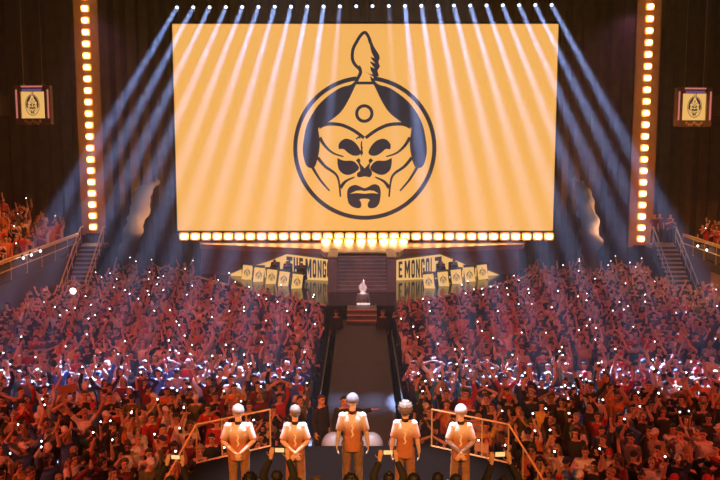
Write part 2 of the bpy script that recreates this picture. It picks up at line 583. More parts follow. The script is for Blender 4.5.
# the emblem, drawn in picture-sized units about its centre and scaled
def emblem_polys():
    CX, CY = 365.0, 148.5
    U = []

    def add(pts, holes=(), mirror=False, ax=364.8):
        U.append(([(x - CX, CY - y) for x, y in pts], [[(x - CX, CY - y) for x, y in hh] for hh in holes]))
        if mirror:
            U.append(([(2 * ax - x - CX, CY - y) for x, y in pts], [[(2 * ax - x - CX, CY - y) for x, y in hh] for hh in holes]))

    def ring(cx, cy, ro, ri, a0=0, a1=360, n=64):
        a = [math.radians(a0 + (a1 - a0) * i / n) for i in range(n + 1)]
        return [(cx + ro * math.cos(t), cy - ro * math.sin(t)) for t in a] + [(cx + ri * math.cos(t), cy - ri * math.sin(t)) for t in reversed(a)]

    add(ring(364.8, 148.5, 71.8, 67.6, 97, 443, 90))
    # helmet sides
    add(smooth_line([(358.4, 77.5), (351.7, 85), (340, 88.6), (325, 99), (315, 110), (307, 125), (303.6, 140), (302.6, 150), (303.4, 157), (305.8, 165), (310, 168), (315, 166), (318.3, 155), (319.7, 145), (319.2, 136), (318.7, 127.5), (326.7, 123.3), (340, 113.3), (348.3, 101), (354.4, 88.5), (360, 77.5)], 3), mirror=True)
    add([(354, 82.4), (375.6, 82.4), (375.6, 85.2), (354, 85.2)])
    # brow band
    add(stroke([(319, 127.3), (327, 124.2), (340, 124.8), (350, 128.5), (358, 133.4), (364, 138)], 3.6, 3.2), mirror=True)
    # jewel
    add(ring(364.3, 113.8, 9.2, 6.0, 0, 359.9, 36))
    Z = lambda x, y: (325 + x / 5.34, 125 + y / 5.34)
    zz = lambda pts: [Z(*p) for p in pts]
    AX = 364.6
    add(smooth_line(zz([(74, 130), (72, 105), (90, 82), (115, 73), (150, 85), (178, 115), (191, 146), (178, 162), (150, 163), (122, 148), (98, 128), (74, 130)]), 3), mirror=True, ax=AX)
    add(smooth_line(zz([(66, 176), (100, 190), (140, 190), (162, 200), (182, 228), (165, 250), (130, 266), (100, 262), (75, 240), (66, 205), (66, 176)]), 3), mirror=True, ax=AX)
    # nose
    add(zz([(164, 188), (182, 176), (190, 190), (186, 203), (212, 232), (237, 203), (232, 190), (242, 176), (258, 188), (240, 208), (238, 230), (250, 246), (252, 264), (240, 280), (212, 274), (184, 280), (170, 274), (172, 256), (188, 246), (186, 226), (178, 205)]))
    # cheeks
    add(stroke([(317.5, 157.5), (325, 166.4), (335, 173.6), (338.6, 181), (340.3, 197)], 3.4, 1.6), mirror=True)
    add(stroke([(340.2, 188), (345.5, 181.4), (354.5, 177)], 4.0, 1.2), mirror=True)
    add(stroke([(319.6, 137.5), (325, 146), (333, 153), (343.5, 156.6)], 3.6, 1.2), mirror=True)
    add(stroke([(312, 167), (320, 180), (329.3, 191)], 3.0, 1.6), mirror=True)
    # mouth
    add(smooth_line(zz([(118, 385), (118, 355), (130, 332), (160, 320), (190, 330), (211, 338), (232, 330), (262, 316), (288, 325), (298, 352), (297, 385), (290, 420), (270, 442), (240, 446), (228, 432), (232, 414), (240, 402), (230, 396), (211, 394), (192, 396), (184, 402), (192, 414), (194, 432), (182, 446), (150, 440), (126, 420), (118, 385)]), 3),
        [zz([(132, 368), (165, 352), (190, 349), (212, 354), (235, 349), (262, 352), (288, 368), (250, 364), (212, 368), (172, 364)])])
    # scar
    add(zz([(164, 72), (176, 62), (202, 54), (206, 60), (188, 66), (190, 74), (178, 70), (168, 78)]))
    add(zz([(192, 88), (199, 86), (198, 115), (204, 118), (199, 128), (204, 150), (194, 166), (188, 150), (192, 128), (190, 108)]))
    # flame of the helmet
    Q = lambda x, y: (330 + x / 6.857, 25 + y / 6.857)
    qq = lambda pts: [Q(*p) for p in pts]
    add(stroke(qq([(186, 378), (208, 338), (204, 312), (172, 280), (154, 240), (158, 180), (182, 130), (212, 84), (238, 66), (258, 86), (276, 124)]), 3.3, 3.0))
    add(qq([(206, 330), (218, 310), (204, 280), (196, 300)]))
    add(qq([(264, 96), (282, 118), (300, 160), (334, 212), (340, 236), (330, 262), (342, 292), (324, 320), (334, 356), (306, 366), (280, 352), (248, 328), (250, 332), (272, 342), (294, 346), (280, 320), (274, 292), (306, 306), (276, 268), (276, 258), (308, 272), (282, 240), (276, 226), (304, 238), (284, 200), (272, 150), (258, 116)]))
    add(stroke(qq([(188, 372), (180, 398)]), 3.4), mirror=True)
    return U


EMB = plate(emblem_polys(), 0.4)
k_em = (sx1 - sx0) / 380.5
em_me = bpy.data.meshes.new('emblem')
bmesh.ops.recalc_face_normals(EMB, faces=EMB.faces[:])
EMB.to_mesh(em_me)
EMB.free()
em_me.materials.append(M['led_dark'])
ec = P(365, 148.5, SY)
em = link('emblem', em_me, None, scr)
em.scale = (k_em, k_em * 0.05, k_em)
em.location = (ec.x - (sx0 + sx1) / 2, -0.045, ec.z - sz0)

# ------------------------------------------------------------------ truss with the beam lights above the screen
LY = 45.2
bt0, bt1 = P(177, 6.5, LY), P(552, 4.0, LY)
zt = (bt0.z + bt1.z) / 2 + 0.55
tr_ = thing('lighting_truss', 'long black lighting truss hanging above the giant screen', 'truss', (0, LY, zt))
x0, x1 = bt0.x - 1.0, bt1.x + 1.0
for dy in (-0.25, 0.25):
    for dz in (0, 0.5):
        obj('chord', tube(BM(), (x0, dy, dz), (x1, dy, dz), 0.03, n=8), M['black_metal'], tr_)
bm = BM()
n = 44
for i in range(n):
    a, b = x0 + (x1 - x0) * i / n, x0 + (x1 - x0) * (i + 1) / n
    for dy in (-0.25, 0.25):
        tube(bm, (a, dy, 0 if i % 2 else 0.5), (b, dy, 0.5 if i % 2 else 0), 0.014, n=6)
obj('lattice', bm, M['black_metal'], tr_)
for x in (x0 + 1, 0, x1 - 1):
    obj('hanging_cable', tube(BM(), (x, 0, 0.5), (x, 0, 25.8 - zt), 0.02, n=6), M['black_metal'], tr_)

NB = 24
BEAM_E = 160
for i in range(NB):
    f = i / (NB - 1)
    px = 177 + (551.7 - 177) * f
    py = 7.5 - 2.5 * f
    src = P(px, py, LY)
    slope = -0.586 + (0.543 + 0.586) * f
    land = P(px + slope * (392 - py), 392, 25.2)
    land.z = 1.2
    t = thing('beam_light', f'moving-head lamp throwing a blue-white beam, {nth(i + 1)} along the truss from the left end', 'stage light', (src.x, src.y, src.z), 0, 'beam lights along the truss')
    d = (Vector(land) - src).normalized()
    q = d.to_track_quat('-Z', 'Y')
    body = BM()
    tube(body, -d * 0.30, -d * 0.02, 0.10, 0.12, n=12, round_b=False)
    obj('lamp_head', body, M['black_metal'], t)
    obj('lens', tube(BM(), -d * 0.025, d * 0.004, 0.085, n=14, round_a=False, round_b=False), M['beam_lens'], t)
    yk = BM()
    for s in (-1, 1):
        box(yk, (s * 0.16, 0, 0.22), (0.03, 0.08, 0.44))
    box(yk, (0, 0, 0.44), (0.36, 0.1, 0.05))
    obj('yoke', yk, M['black_metal'], t)
    obj('base_box', box(BM(), (0, 0, 0.51), (0.3, 0.2, 0.12)), M['black_metal'], t)
    sp = area_light('beam_source', src + d * 0.05, land, 0.22, BEAM_E * {11: 0.006, 12: 0.006, 10: 0.4, 13: 0.15}.get(i, 1.0), (0.36, 0.50, 1.0), math.radians(3.2))


# ------------------------------------------------------------------ lamp towers and the lamp row
def lens_lamp(parent, c, r, name='lamp'):
    """A round lamp facing the audience: housing that glows as its halo, hot core."""
    bm = BM()
    box(bm, (c[0], c[1] + 0.04, c[2]), (r * 2.2, 0.12, r * 1.75))
    bmesh.ops.bevel(bm, geom=bm.edges[:], offset=0.05, segments=3, affect='EDGES')
    lp = obj(name, bm, M['lamp_halo'], parent)
    obj('bulb', ball(BM(), (c[0], c[1] - 0.06, c[2]), (r * 0.74, 0.09, r * 0.56), seg=14), M['lamp_core'], lp)
    return lp


TY = 47.75


def tower(px_top, px_bot, py_bot, py_first, n, label):
    base = P(px_bot, py_bot, TY)
    top = P(px_top, py_first, TY)
    t = thing('lamp_tower', label, 'stage light', (base.x, TY, base.z - 0.45))
    hgt = 20.5 - t.location.z
    bm = BM()
    for s in (-1, 1):
        tube(bm, (s * 0.27, 0.25, 0), (s * 0.27, 0.25, hgt), 0.035, n=8)
    for k in range(int(hgt / 0.6)):
        tube(bm, (-0.27, 0.25, 0.6 * k), (0.27, 0.25, 0.6 * (k + 1)), 0.016, n=6)
    obj('mast', bm, M['black_metal'], t)
    obj('mast_foot', box(BM(), (0, 0.25, 0.05), (0.8, 0.5, 0.1)), M['black_metal'], t)
    obj('backing_panel', box(BM(), (0, 0.14, hgt / 2), (1.3, 0.06, hgt)), M['tower_panel'], t)
    step = (top.z - base.z) / (n - 1)
    for k in range(n + 2):
        z = base.z + step * k - t.location.z
        if z > hgt - 0.3:
            break
        lens_lamp(t, (0, 0, z), 0.215)
    # hung from the roof
    obj('hanging_cable', tube(BM(), (0, 0.2, hgt), (0, 0.2, 25.8 - t.location.z), 0.02, n=6), M['black_metal'], t)


tower(84.3, 93, 227, 8.4, 20, 'tall tower of warm round lamps standing by the red-lit side stand')
tower(651, 641, 239, 6.7, 21, 'tall tower of warm round lamps standing by the steel-railed stairs')

rt = thing('lamp_row', 'long row of warm round lamps below the big screen', 'stage light', (0, SY - 0.6, 0))
RY = SY - 0.6
xs = np.linspace(184, 549, 34)
for i, px in enumerate(xs):
    p = P(px, 236.5, RY)
    lens_lamp(rt, (p.x, 0, p.z), 0.235)
for i, px in enumerate((326, 338, 349, 361, 372, 384, 393, 403)):
    p = P(px, 241.5, RY - 0.25)
    lens_lamp(rt, (p.x, -0.25, p.z), 0.25)
pl, pr = P(180, 236.5, RY), P(553, 236.5, RY)
obj('lamp_bar', box(BM(), ((pl.x + pr.x) / 2, 0.18, pl.z), (pr.x - pl.x, 0.12, 0.5)), M['black_metal'], rt)
bm = BM()
for px in np.linspace(186, 547, 8):
    p = P(px, 236.5, RY)
    tube(bm, (p.x, 0.18, p.z), (p.x, 0.18, sz0), 0.03, n=6)
obj('lamp_bar_bracket', bm, M['black_metal'], rt)


# ------------------------------------------------------------------ hanging side displays
def side_display(px, py, label, rz):
    Y = 44.0
    c = P(px, py, Y)
    t = thing('hanging_display', label, 'display', tuple(c), rz)
    k = Y / 874
    obj('display', box(BM(), (0, 0, 0), (23 * k, 0.1, 26 * k)), M['led_banner'], t)
    e = link('emblem', em_me, None, t)
    e.scale = (k * 0.105, 0.02, k * 0.145)
    e.location = (0, -0.065, 0)
    bm = BM()
    box(bm, (-15.5 * k, 0.1, 0), (6 * k, 0.3, 38 * k)); box(bm, (15.5 * k, 0.1, 0), (6 * k, 0.3, 38 * k))
    box(bm, (0, 0.1, 16.5 * k), (26 * k, 0.3, 6 * k)); box(bm, (0, 0.1, -16.5 * k), (26 * k, 0.3, 6 * k))
    obj('display_frame', bm, M['set_tan'], t)
    for s in (-1, 1):
        obj('light_strip', box(BM(), (s * 16.5 * k, -0.07, 1 * k), (1.3 * k, 0.04, 28 * k)), M['pink_led'], t)
    obj('light_strip', box(BM(), (0, -0.07, 18 * k), (22 * k, 0.04, 1.4 * k)), M['pink_led'], t)
    obj('accent_strip', box(BM(), (0, -0.07, 14.6 * k), (20 * k, 0.04, 2 * k)), M['violet_led'], t)
    bm = BM()
    for i in range(7):
        ball(bm, ((i - 3) * 2.6 * k, -0.08, (-17 + 1.2 * math.cos(i * 2)) * k), 1.6 * k, seg=8)
    obj('lower_ornament', bm, M['gold_light_rail'], t)
    for s in (-1, 1):
        obj('hanging_cable', tube(BM(), (s * 0.0 + s * 0.5, 0.1, 18 * k), (s * 0.5, 0.1, 25.8 - c.z), 0.012, n=6), M['steel'], t)


side_display(33, 105, 'small square display with emblem hanging above the red-lit stand', math.radians(-8))
side_display(694, 107, 'small square display with emblem hanging above the amber-lit stand', math.radians(8))

# ------------------------------------------------------------------ far stage set
Z0 = 1.4
bm = prism(BM(), [(-1.5, 37.2), (1.7, 37.2), (5.8, 41.2), (8.9, 45.0), (8.9, 47), (-8.7, 47), (-8.7, 45.0), (-5.6, 41.2)], 0, Z0)
struct('floor_stage', bm, M['gloss_deck'], 'glossy black floor of the far stage under the player desks')
for s, pts in ((-1, [(-1.5, 37.2), (-5.6, 41.2), (-8.7, 45.0)]), (1, [(1.7, 37.2), (5.8, 41.2), (8.9, 45.0)])):
    t = thing('stage_edge_trim', 'thin amber trim along the stage edge below the ' + ('THE MONGO' if s < 0 else 'E MONGOLZ') + ' banner', 'trim', (pts[0][0], pts[0][1], Z0))
    bm = BM()
    for a, b in zip(pts, pts[1:]):
        tube(bm, (a[0] - pts[0][0], a[1] - pts[0][1] - 0.02, 0.02), (b[0] - pts[0][0], b[1] - pts[0][1] - 0.02, 0.02), 0.05, n=6)
    obj('edge_strip', bm, M['gold_light_rail'], t)

# upper deck and wing walls
bm = prism(BM(), [(-1.75, 42.4), (1.9, 42.4), (2.2, 43.6), (8.6, 45.6), (9.3, 48.5), (-9.0, 48.5), (-8.4, 45.6), (-2.0, 43.6)], 2.75, 3.0)
struct('trim_5', bm, M['set_tan'], 'tan upper deck of the stage set under the lamp row')
bm = BM()
for s in (-1, 1):
    prism(bm, [(s * 1.9, 43.75), (s * 8.4, 45.7), (s * 8.4, 46), (s * 1.9, 44.05)], Z0, 2.75)
struct('wall_stage', bm, M['set_dark'], 'dark wall of the stage set behind the lit banners')

# central stepped block with cheeks
blk = thing('stage_steps', 'dark ribbed central steps behind the trophy, rising below the lamp row', 'steps', (0.1, 40.4, Z0))
n = 11
for k in range(n):
    obj('step', box(BM(), (0, 0.2 * k + 1.1 - 0.1 * k, 0.145 * (k + 0.5)), (2.35, 2.2 - 0.2 * k, 0.145)), M['set_dark'], blk)
    obj('step_edge', box(BM(), (0, 0.2 * k - 0.005, 0.145 * (k + 1) - 0.012), (2.35, 0.03, 0.03)), M['set_step'], blk)
for s in (-1, 1):
    bm = BM()
    v = [bm.verts.new((s * 1.18 + dx, y, z)) for dx in (0, s * 0.42) for y, z in ((0, 0), (0, 1.58), (2.6, 1.7), (2.6, 0))]
    bm.faces.new(v[:4]); bm.faces.new(v[4:][::-1])
    for i in range(4):
        bm.faces.new((v[i], v[(i + 1) % 4], v[4 + (i + 1) % 4], v[4 + i]))
    obj('cheek_wall', bm, M['set_dark'], blk)
    obj('cheek_cap', box(BM(), (s * 1.39, 1.3, 1.66), (0.46, 2.7, 0.05)), M['set_tan'], blk)
obj('top_lip', box(BM(), (0, 2.1, 1.6), (2.4, 0.5, 0.06)), M['set_tan'], blk)

# banners with block lettering
GL = {
    'T': [[(0, 1), (1, 1), (1, .82), (.68, .82), (.68, 0), (.32, 0), (.32, .82), (0, .82)]],
    'H': [[(0, 0), (0, 1), (.34, 1), (.34, .6), (.66, .6), (.66, 1), (1, 1), (1, 0), (.66, 0), (.66, .42), (.34, .42), (.34, 0)]],
    'E': [[(0, 0), (0, 1), (1, 1), (1, .83), (.36, .83), (.36, .59), (.85, .59), (.85, .42), (.36, .42), (.36, .17), (1, .17), (1, 0)]],
    'M': [[(0, 0), (0, 1), (.3, 1), (.5, .55), (.7, 1), (1, 1), (1, 0), (.72, 0), (.72, .55), (.5, .15), (.28, .55), (.28, 0)]],
    'N': [[(0, 0), (0, 1), (.3, 1), (.68, .42), (.68, 1), (1, 1), (1, 0), (.72, 0), (.32, .58), (.32, 0)]],
    'O': [[(0, .12), (0, .88), (.18, 1), (.82, 1), (1, .88), (1, .12), (.82, 0), (.18, 0)], [(.35, .2), (.65, .2), (.65, .8), (.35, .8)]],
    'G': [[(0, .12), (0, .88), (.18, 1), (.82, 1), (1, .88), (1, .68), (.66, .68), (.66, .82), (.35, .82), (.35, .18), (.66, .18), (.66, .36), (.52, .36), (.52, .52), (1, .52), (1, .12), (.82, 0), (.18, 0)]],
    'L': [[(0, 0), (0, 1), (.36, 1), (.36, .18), (1, .18), (1, 0)]],
    'Z': [[(0, 1), (1, 1), (1, .8), (.45, .18), (1, .18), (1, 0), (0, 0), (0, .2), (.55, .82), (0, .82)]],
}


def banner(side):
    """LED banner in a plane that runs along the wing wall, points given in pixels."""
    wall = lambda x: 43.7 + (abs(x) - 1.9) * 0.3        # depth of the wing wall at x
    def q(px, py):
        Y = 43.6
        for _ in range(6):
            p = P(px, py, Y)
            Y = wall(p.x) - 0.1
        return P(px, py, Y)
    if side < 0:
        out = [(228.3, 275), (241, 269.6), (268, 261.7), (286.7, 254.2), (332, 260.2), (332, 281.6), (300, 280.4), (241, 278.4)]
        word, lets = 'THE MONGO', [('T', 287, 295.5), ('H', 297, 303), ('E', 304.4, 309.4), ('M', 311.4, 317.6), ('O', 318.6, 322.2), ('N', 323, 326.2)]
        lets = [('T', 286.5, 292.5), ('H', 293.6, 298), ('E', 299.2, 303), ('M', 305.5, 311.5), ('O', 312.6, 316.4), ('N', 317.6, 321.6), ('G', 322.6, 326.2), ('O', 327, 330.6)]
        lab = 'amber LED banner reading THE MONGO on the stage wall'
    else:
        out = [(394.6, 260.4), (440, 254.4), (459.4, 262), (470, 266.5), (487.5, 270.2), (500.5, 275.5), (487, 278.6), (440, 280.6), (394.6, 281.6)]
        lets = [('E', 398.6, 402.4), ('M', 404.6, 410), ('O', 411.4, 414.8), ('N', 416, 419.8), ('G', 421, 424.6), ('O', 425.8, 429.4), ('L', 430.6, 433.6), ('Z', 434.8, 441.6)]
        lab = 'amber LED banner reading E MONGOLZ on the stage wall'
    o0 = q(*out[0])
    e1 = q(*out[4 if side < 0 else 0]); e0 = q(*out[0 if side < 0 else 5])
    t = thing('banner', lab, 'banner', tuple(o0))

    def slab(poly_px, holes_px, push, m, name):
        bm = BM()
        loops = [[q(*p) for p in poly_px]] + [[q(*p) for p in hh] for hh in holes_px]
        tris = tessellate_polygon([[Vector((v.x, v.z, 0)) for v in lp] for lp in loops])
        flat = [v - o0 + Vector((0, push, 0)) for lp in loops for v in lp]
        fr = [bm.verts.new(v) for v in flat]
        bk = [bm.verts.new(v + Vector((0, 0.03, 0))) for v in flat]
        for a, b, c in tris:
            bm.faces.new((fr[a], fr[b], fr[c])); bm.faces.new((bk[c], bk[b], bk[a]))
        base = 0
        for lp in loops:
            k = len(lp)
            for i in range(k):
                bm.faces.new((fr[base + i], fr[base + (i + 1) % k], bk[base + (i + 1) % k], bk[base + i]))
            base += k
        return bm

    obj('led_panel', slab(out, [], 0, M['led_banner'], ''), M['led_banner'], t)
    whole = BM()
    for ch, xa, xb in lets:
        # letter band: a little inside the panel, following its top edge
        def top(x):
            if side < 0:
                return 256.2 + (x - 286.7) * 0.125
            return 262.2 - (x - 394.6) * 0.125
        def bot(x):
            return 277.6
        def mp(u, v):
            x = xa + (xb - xa) * u
            return (x, bot(x) + (top(x) - bot(x)) * v)
        loops = GL[ch]
        b2 = slab([mp(*p) for p in loops[0]], [[mp(*p) for p in hh] for hh in loops[1:]], -0.035, M['led_dark'], '')
        me = bpy.data.meshes.new('x'); b2.to_mesh(me); b2.free()
        whole.from_mesh(me); bpy.data.meshes.remove(me)
    obj('lettering', whole, M['led_dark'], t)


banner(-1)
banner(1)

# player desks: five each side, the lit front carries the emblem
DESKS = {-1: [(247.2, 272.5), (258.8, 275), (271.6, 277), (283.8, 279.2), (297.2, 281.8)], 1: [(428.8, 281.8), (443.2, 279.4), (456.4, 277), (469.6, 274.6), (482.6, 272)]}
for side, lst in DESKS.items():
    for i, (px, py) in enumerate(lst):
        k = i if side < 0 else 4 - i            # 0 = outermost
        Y = 43.9 - 0.62 * k
        c = P(px, py, Y)
        zb = Z0
        word = ['outermost', 'second from the outer end', 'middle', 'second from the steps', 'nearest the steps'][k]
        t = thing('player_desk', f'player desk with lit emblem front, {word}, under the ' + ('THE MONGO' if side < 0 else 'E MONGOLZ') + ' banner', 'desk', (c.x, Y, zb), math.radians(-6 * side), 'player desks on the far stage')
        hh = max(0.6, 2 * (c.z - zb - 0.12))
        hh = 0.74
        zc = c.z - zb
        tilt = Euler((math.radians(-8), math.radians(8 * (1 if side < 0 else -1)), 0))
        fp = obj('front_panel', box(BM(), (0, 0, 0), (0.50, 0.04, hh)), M['led_banner'], t, (0, 0, zc), tilt)
        e = link('emblem', em_me, None, fp)
        e.scale = (0.0023, 0.02, 0.0024)
        e.location = (0, -0.035, -0.02)
        obj('desk_top', box(BM(), (0, 0.38, zc + hh / 2 + 0.0), (0.62, 0.66, 0.04)), M['black'], t)
        for s in (-1, 1):
            obj('leg', box(BM(), (s * 0.26, 0.5, (zc + hh / 2) / 2), (0.05, 0.4, zc + hh / 2)), M['black_metal'], t)

# ------------------------------------------------------------------ trophy, plinth, steps, runway
RZ = 1.0
struct('floor_runway', prism(BM(), [(-0.95, 17.95), (1.0, 17.95), (1.05, 36.2), (-0.95, 36.2)], 0, RZ), M['runway'], 'long grey runway leading from the trophy to the near stage')
st = thing('trophy_steps', 'three low steps with amber edges at the end of the runway below the trophy', 'steps', (0.08, 36.0, RZ))
for k in range(3):
    obj('tread', box(BM(), (0, 0.45 * k + 0.5 - 0.0, 0.135 * k + 0.07), (1.25, 1.0 + 0.45 * (2 - k), 0.135)), M['set_dark'], st, (0, 0.45 * (2 - k) / 2 - 0.6, 0))
    obj('tread_edge', box(BM(), (0, 0, 0), (1.25, 0.04, 0.04)), M['gold_light_rail'], st, (0, 0.45 * k - 0.62, 0.135 * (k + 1)))
tp = P(363, 307, 37.8)
trp = thing('trophy', 'silver flame-shaped trophy standing on the plinth below the ribbed steps', 'trophy', (tp.x, 37.8, Z0 + 0.422))
tz = 0.02
bm = BM()
tube(bm, (0, 0, 0.002), (0, 0, 0.05), 0.15, 0.13, n=16, round_a=False, round_b=False)
tube(bm, (0, 0, 0.05), (0, 0, 0.10), 0.10, 0.06, n=16, round_a=False, round_b=False)
obj('trophy_base', bm, M['silver'], trp)
bm = BM()
for s, z0_, hgt, lean in ((1, 0.08, 0.36, 0.10), (-1, 0.08, 0.40, 0.12), (1, 0.22, 0.42, -0.02), (-1, 0.2, 0.30, 0.05)):
    pts = []
    for i in range(7):
        f = i / 6
        pts.append((s * (lean + 0.07) * math.sin(f * 2.6) * (1 - f * 0.6), 0.05 * math.cos(f * 3 + s), z0_ + hgt * f))
    for i, (a, b) in enumerate(zip(pts, pts[1:])):
        f = i / 6
        tube(bm, a, b, 0.085 * (1 - f) ** 0.7 + 0.012, 0.085 * max(0, 1 - f - 1 / 6) ** 0.7 + 0.010, n=10)
fl = fuse(bm, 0.012, 2)
link('flame', fl, M['silver'], trp)
pl_ = thing('trophy_plinth', 'dark round plinth with a white lit nameplate carrying the trophy', 'plinth', (tp.x, 37.8, Z0))
obj('column', tube(BM(), (0, 0, 0), (0, 0, 0.42), 0.32, 0.26, n=24, round_a=False, round_b=False), M['set_dark'], pl_)
npz = P(363, 314, 37.4)
bm = BM()
rng = random.Random(5)
x = -0.27
while x < 0.25:
    ww = rng.choice((0.03, 0.045, 0.05))
    box(bm, (x + ww / 2, 0, 0), (ww, 0.02, 0.075 if rng.random() < 0.7 else 0.1))
    x += ww + 0.008
obj('nameplate', bm, M['white_sign'], pl_, (0, -0.5, npz.z - Z0 if npz.z > Z0 else 0.06))

# barriers along the runway
for s in (-1, 1):
    t = thing('crowd_barrier', 'dark crowd barrier along the ' + ('left' if s < 0 else 'right') + ' side of the runway', 'barrier', (s * 1.22 + 0.03, 19, 0))
    obj('barrier_panel', box(BM(), (0, 7.5, 0.5), (0.05, 15, 1.0)), M['black_metal'], t)
    obj('barrier_rail', tube(BM(), (0, 0, 1.05), (0, 15, 1.05), 0.03, n=8), M['black_metal'], t)
    for k in range(6):
        obj('barrier_foot', box(BM(), (s * 0.0, 1.2 + 2.5 * k, 0.03), (0.1, 0.5, 0.06)), M['black_metal'], t)

# ------------------------------------------------------------------ near stage where the players stand
SZ = 2.3
plan = [(-3.28, 12.3), (2.98, 12.3), (2.98, 16.9), (1.52, 17.85), (-1.9, 17.85), (-3.28, 16.9)]
struct('floor_near_stage', prism(BM(), plan, 0, SZ), M['stage_deck'], 'dark raised stage floor under the five players')
struct('floor_tier', box(BM(), (0, 9.6, 1.35), (16, 5.0, 2.7)), M['concrete'], 'seating tier under the nearest spectators')


def V3(p, z):
    return Vector((p[0], p[1], z))


for nm, a, b, c, d, side in (('l', plan[4], plan[5], (-3.95, 16.2), -1, 'left'), ('r', plan[3], plan[2], (3.75, 16.2), 1, 'right')):
    t = thing('stage_railing', f'amber-lit stage railing along the slanted edge {side} of the players, running down the steps', 'railing', (a[0], a[1], SZ))
    o0 = Vector((a[0], a[1], SZ))
    tops, posts = [], []
    for k in range(4):
        f = k / 3
        p = V3(a, SZ).lerp(V3(b, SZ), f)
        posts.append((p + Vector((0, 0, 0.80)) - o0, p - o0))
    for k in range(1, 4):
        f = k / 3
        p = V3(b, SZ).lerp(V3(c, 1.1), f)
        posts.append((p + Vector((0, 0, 0.80)) - o0, p - o0 - Vector((0, 0, 0.1))))
    rail(t, [posts[0][0], posts[3][0], posts[-1][0]], posts, M['gold_light_rail'], r=0.020, post_r=0.017, mid=False)
    t2 = thing('stage_edge_trim', f'bright amber edge strip on the slanted stage corner {side} of the players', 'trim', tuple(o0))
    obj('edge_strip', tube(BM(), (0, 0, 0.0), V3(b, SZ) - o0, 0.022, n=6), M['gold_light_rail'], t2)
    t3 = thing('stage_stairs', f'dark steps leading down from the {side} corner of the near stage', 'stairs', (b[0], b[1], 0))
    for k in range(8):
        f = (k + 0.5) / 8
        obj('tread', box(BM(), ((c[0] - b[0]) * f, (c[1] - b[1]) * f - 0.5, (SZ * (1 - f)) / 2), (abs(c[0] - b[0]) / 8, 0.9, SZ * (1 - f))), M['stage_deck'], t3)

# white domes at the rear edge of the near stage
for px, word in ((333, 'behind the tall middle player'), (371.5, 'beside the tall middle player'), (400, 'behind the curly-haired player')):
    p = P(px, 449, 18.3)
    t = thing('light_dome', f'white dome lamp on the stage rear edge, {word}', 'lamp', (p.x, 18.35, RZ))
    bm = BM()
    ball(bm, (0, 0, 1.12), (0.26, 0.26, 0.3), seg=24)
    obj('dome', bm, M['white_plastic'], t, smooth=True)
    obj('lamp_stand', tube(BM(), (0, 0, 0), (0, 0, 1.1), 0.14, 0.2, n=16, round_a=False, round_b=False), M['black_metal'], t)

# ------------------------------------------------------------------ people
# local frame: standing on z=0, facing -Y; joints for a 1.75 m figure
HEAD_C = Vector((0, -0.015, 1.635))


def hand(bm, wrist, d, palm, spread, r, curl):
    """Palm, four fingers and a thumb; d along the hand, palm = direction the palm faces."""
    d = d.normalized()
    palm = (palm - d * palm.dot(d)).normalized()
    side = d.cross(palm)
    c = wrist + d * 0.045
    for k in (-1.5, -0.5, 0.5, 1.5):
        tube(bm, wrist + side * 0.012 * k, wrist + d * 0.088 + side * 0.021 * k, r * 1.35, r * 1.2, n=8)
    for k, ln in ((-1.5, 0.072), (-0.5, 0.088), (0.5, 0.093), (1.5, 0.082)):
        a = wrist + d * 0.088 + side * 0.021 * k
        d1 = (d + side * spread * k * 0.16 + palm * curl * 0.5).normalized()
        m = a + d1 * ln * 0.5
        d2 = (d1 + palm * curl).normalized()
        tube(bm, a, m, r, r * 0.92, n=8)
        tube(bm, m, m + d2 * ln * 0.5, r * 0.92, r * 0.78, n=8)
    s = spread and 1 or 1
    a = wrist + d * 0.03 + side * 0.034
    m = a + (d * 0.6 + side * 0.8 + palm * 0.3).normalized() * 0.045
    tube(bm, a, m, r * 1.25, r * 1.05, n=8)
    tube(bm, m, m + (d * 0.9 + side * 0.35 + palm * 0.4 * (1 + curl)).normalized() * 0.038, r * 1.05, r * 0.85, n=8)


def skeleton(arms, lean=0.0, stance=0.1, sit=False, width=1.0):
    """arms: {-1: (elbow offset, wrist offset), 1: ...} relative to the shoulder, x outward."""
    J = {}
    J['pelvis'] = Vector((0, 0.0, 0.94))
    J['belly'] = Vector((0, -0.005 - lean * 0.1, 1.07))
    J['chest'] = Vector((0, 0.0 - lean * 0.25, 1.27))
    J['neck'] = Vector((0, 0.015 - lean * 0.42, 1.455))
    J['head'] = HEAD_C + Vector((0, -lean * 0.55, -lean * 0.06))
    for s in (-1, 1):
        e, w = arms[s][0], arms[s][1]
        up = max(0.0, min(1.0, e[2] / 0.25)) * 0.045
        sh = Vector((s * 0.174 * width, 0.012 - lean * 0.38, 1.405 + up))
        J['sh', s] = sh
        J['el', s] = sh + Vector((s * e[0], e[1], e[2]))
        J['wr', s] = sh + Vector((s * w[0], w[1], w[2]))
        J['hip', s] = Vector((s * 0.092 * width, 0, 0.90))
        J['kn', s] = Vector((s * (0.09 + stance * 0.35), -0.02, 0.49))
        J['an', s] = Vector((s * (0.085 + stance * 0.6), 0.025, 0.085))
        J['toe', s] = Vector((s * (0.10 + stance * 0.8), -0.135, 0.035))
    if sit:
        for k in list(J):
            J[k] = J[k] + Vector((0, 0, -0.44))
        for s in (-1, 1):
            J['kn', s] = Vector((s * 0.13, -0.42, 0.50))
            J['an', s] = Vector((s * 0.13, -0.40, 0.09))
            J['toe', s] = Vector((s * 0.14, -0.55, 0.04))
    return J


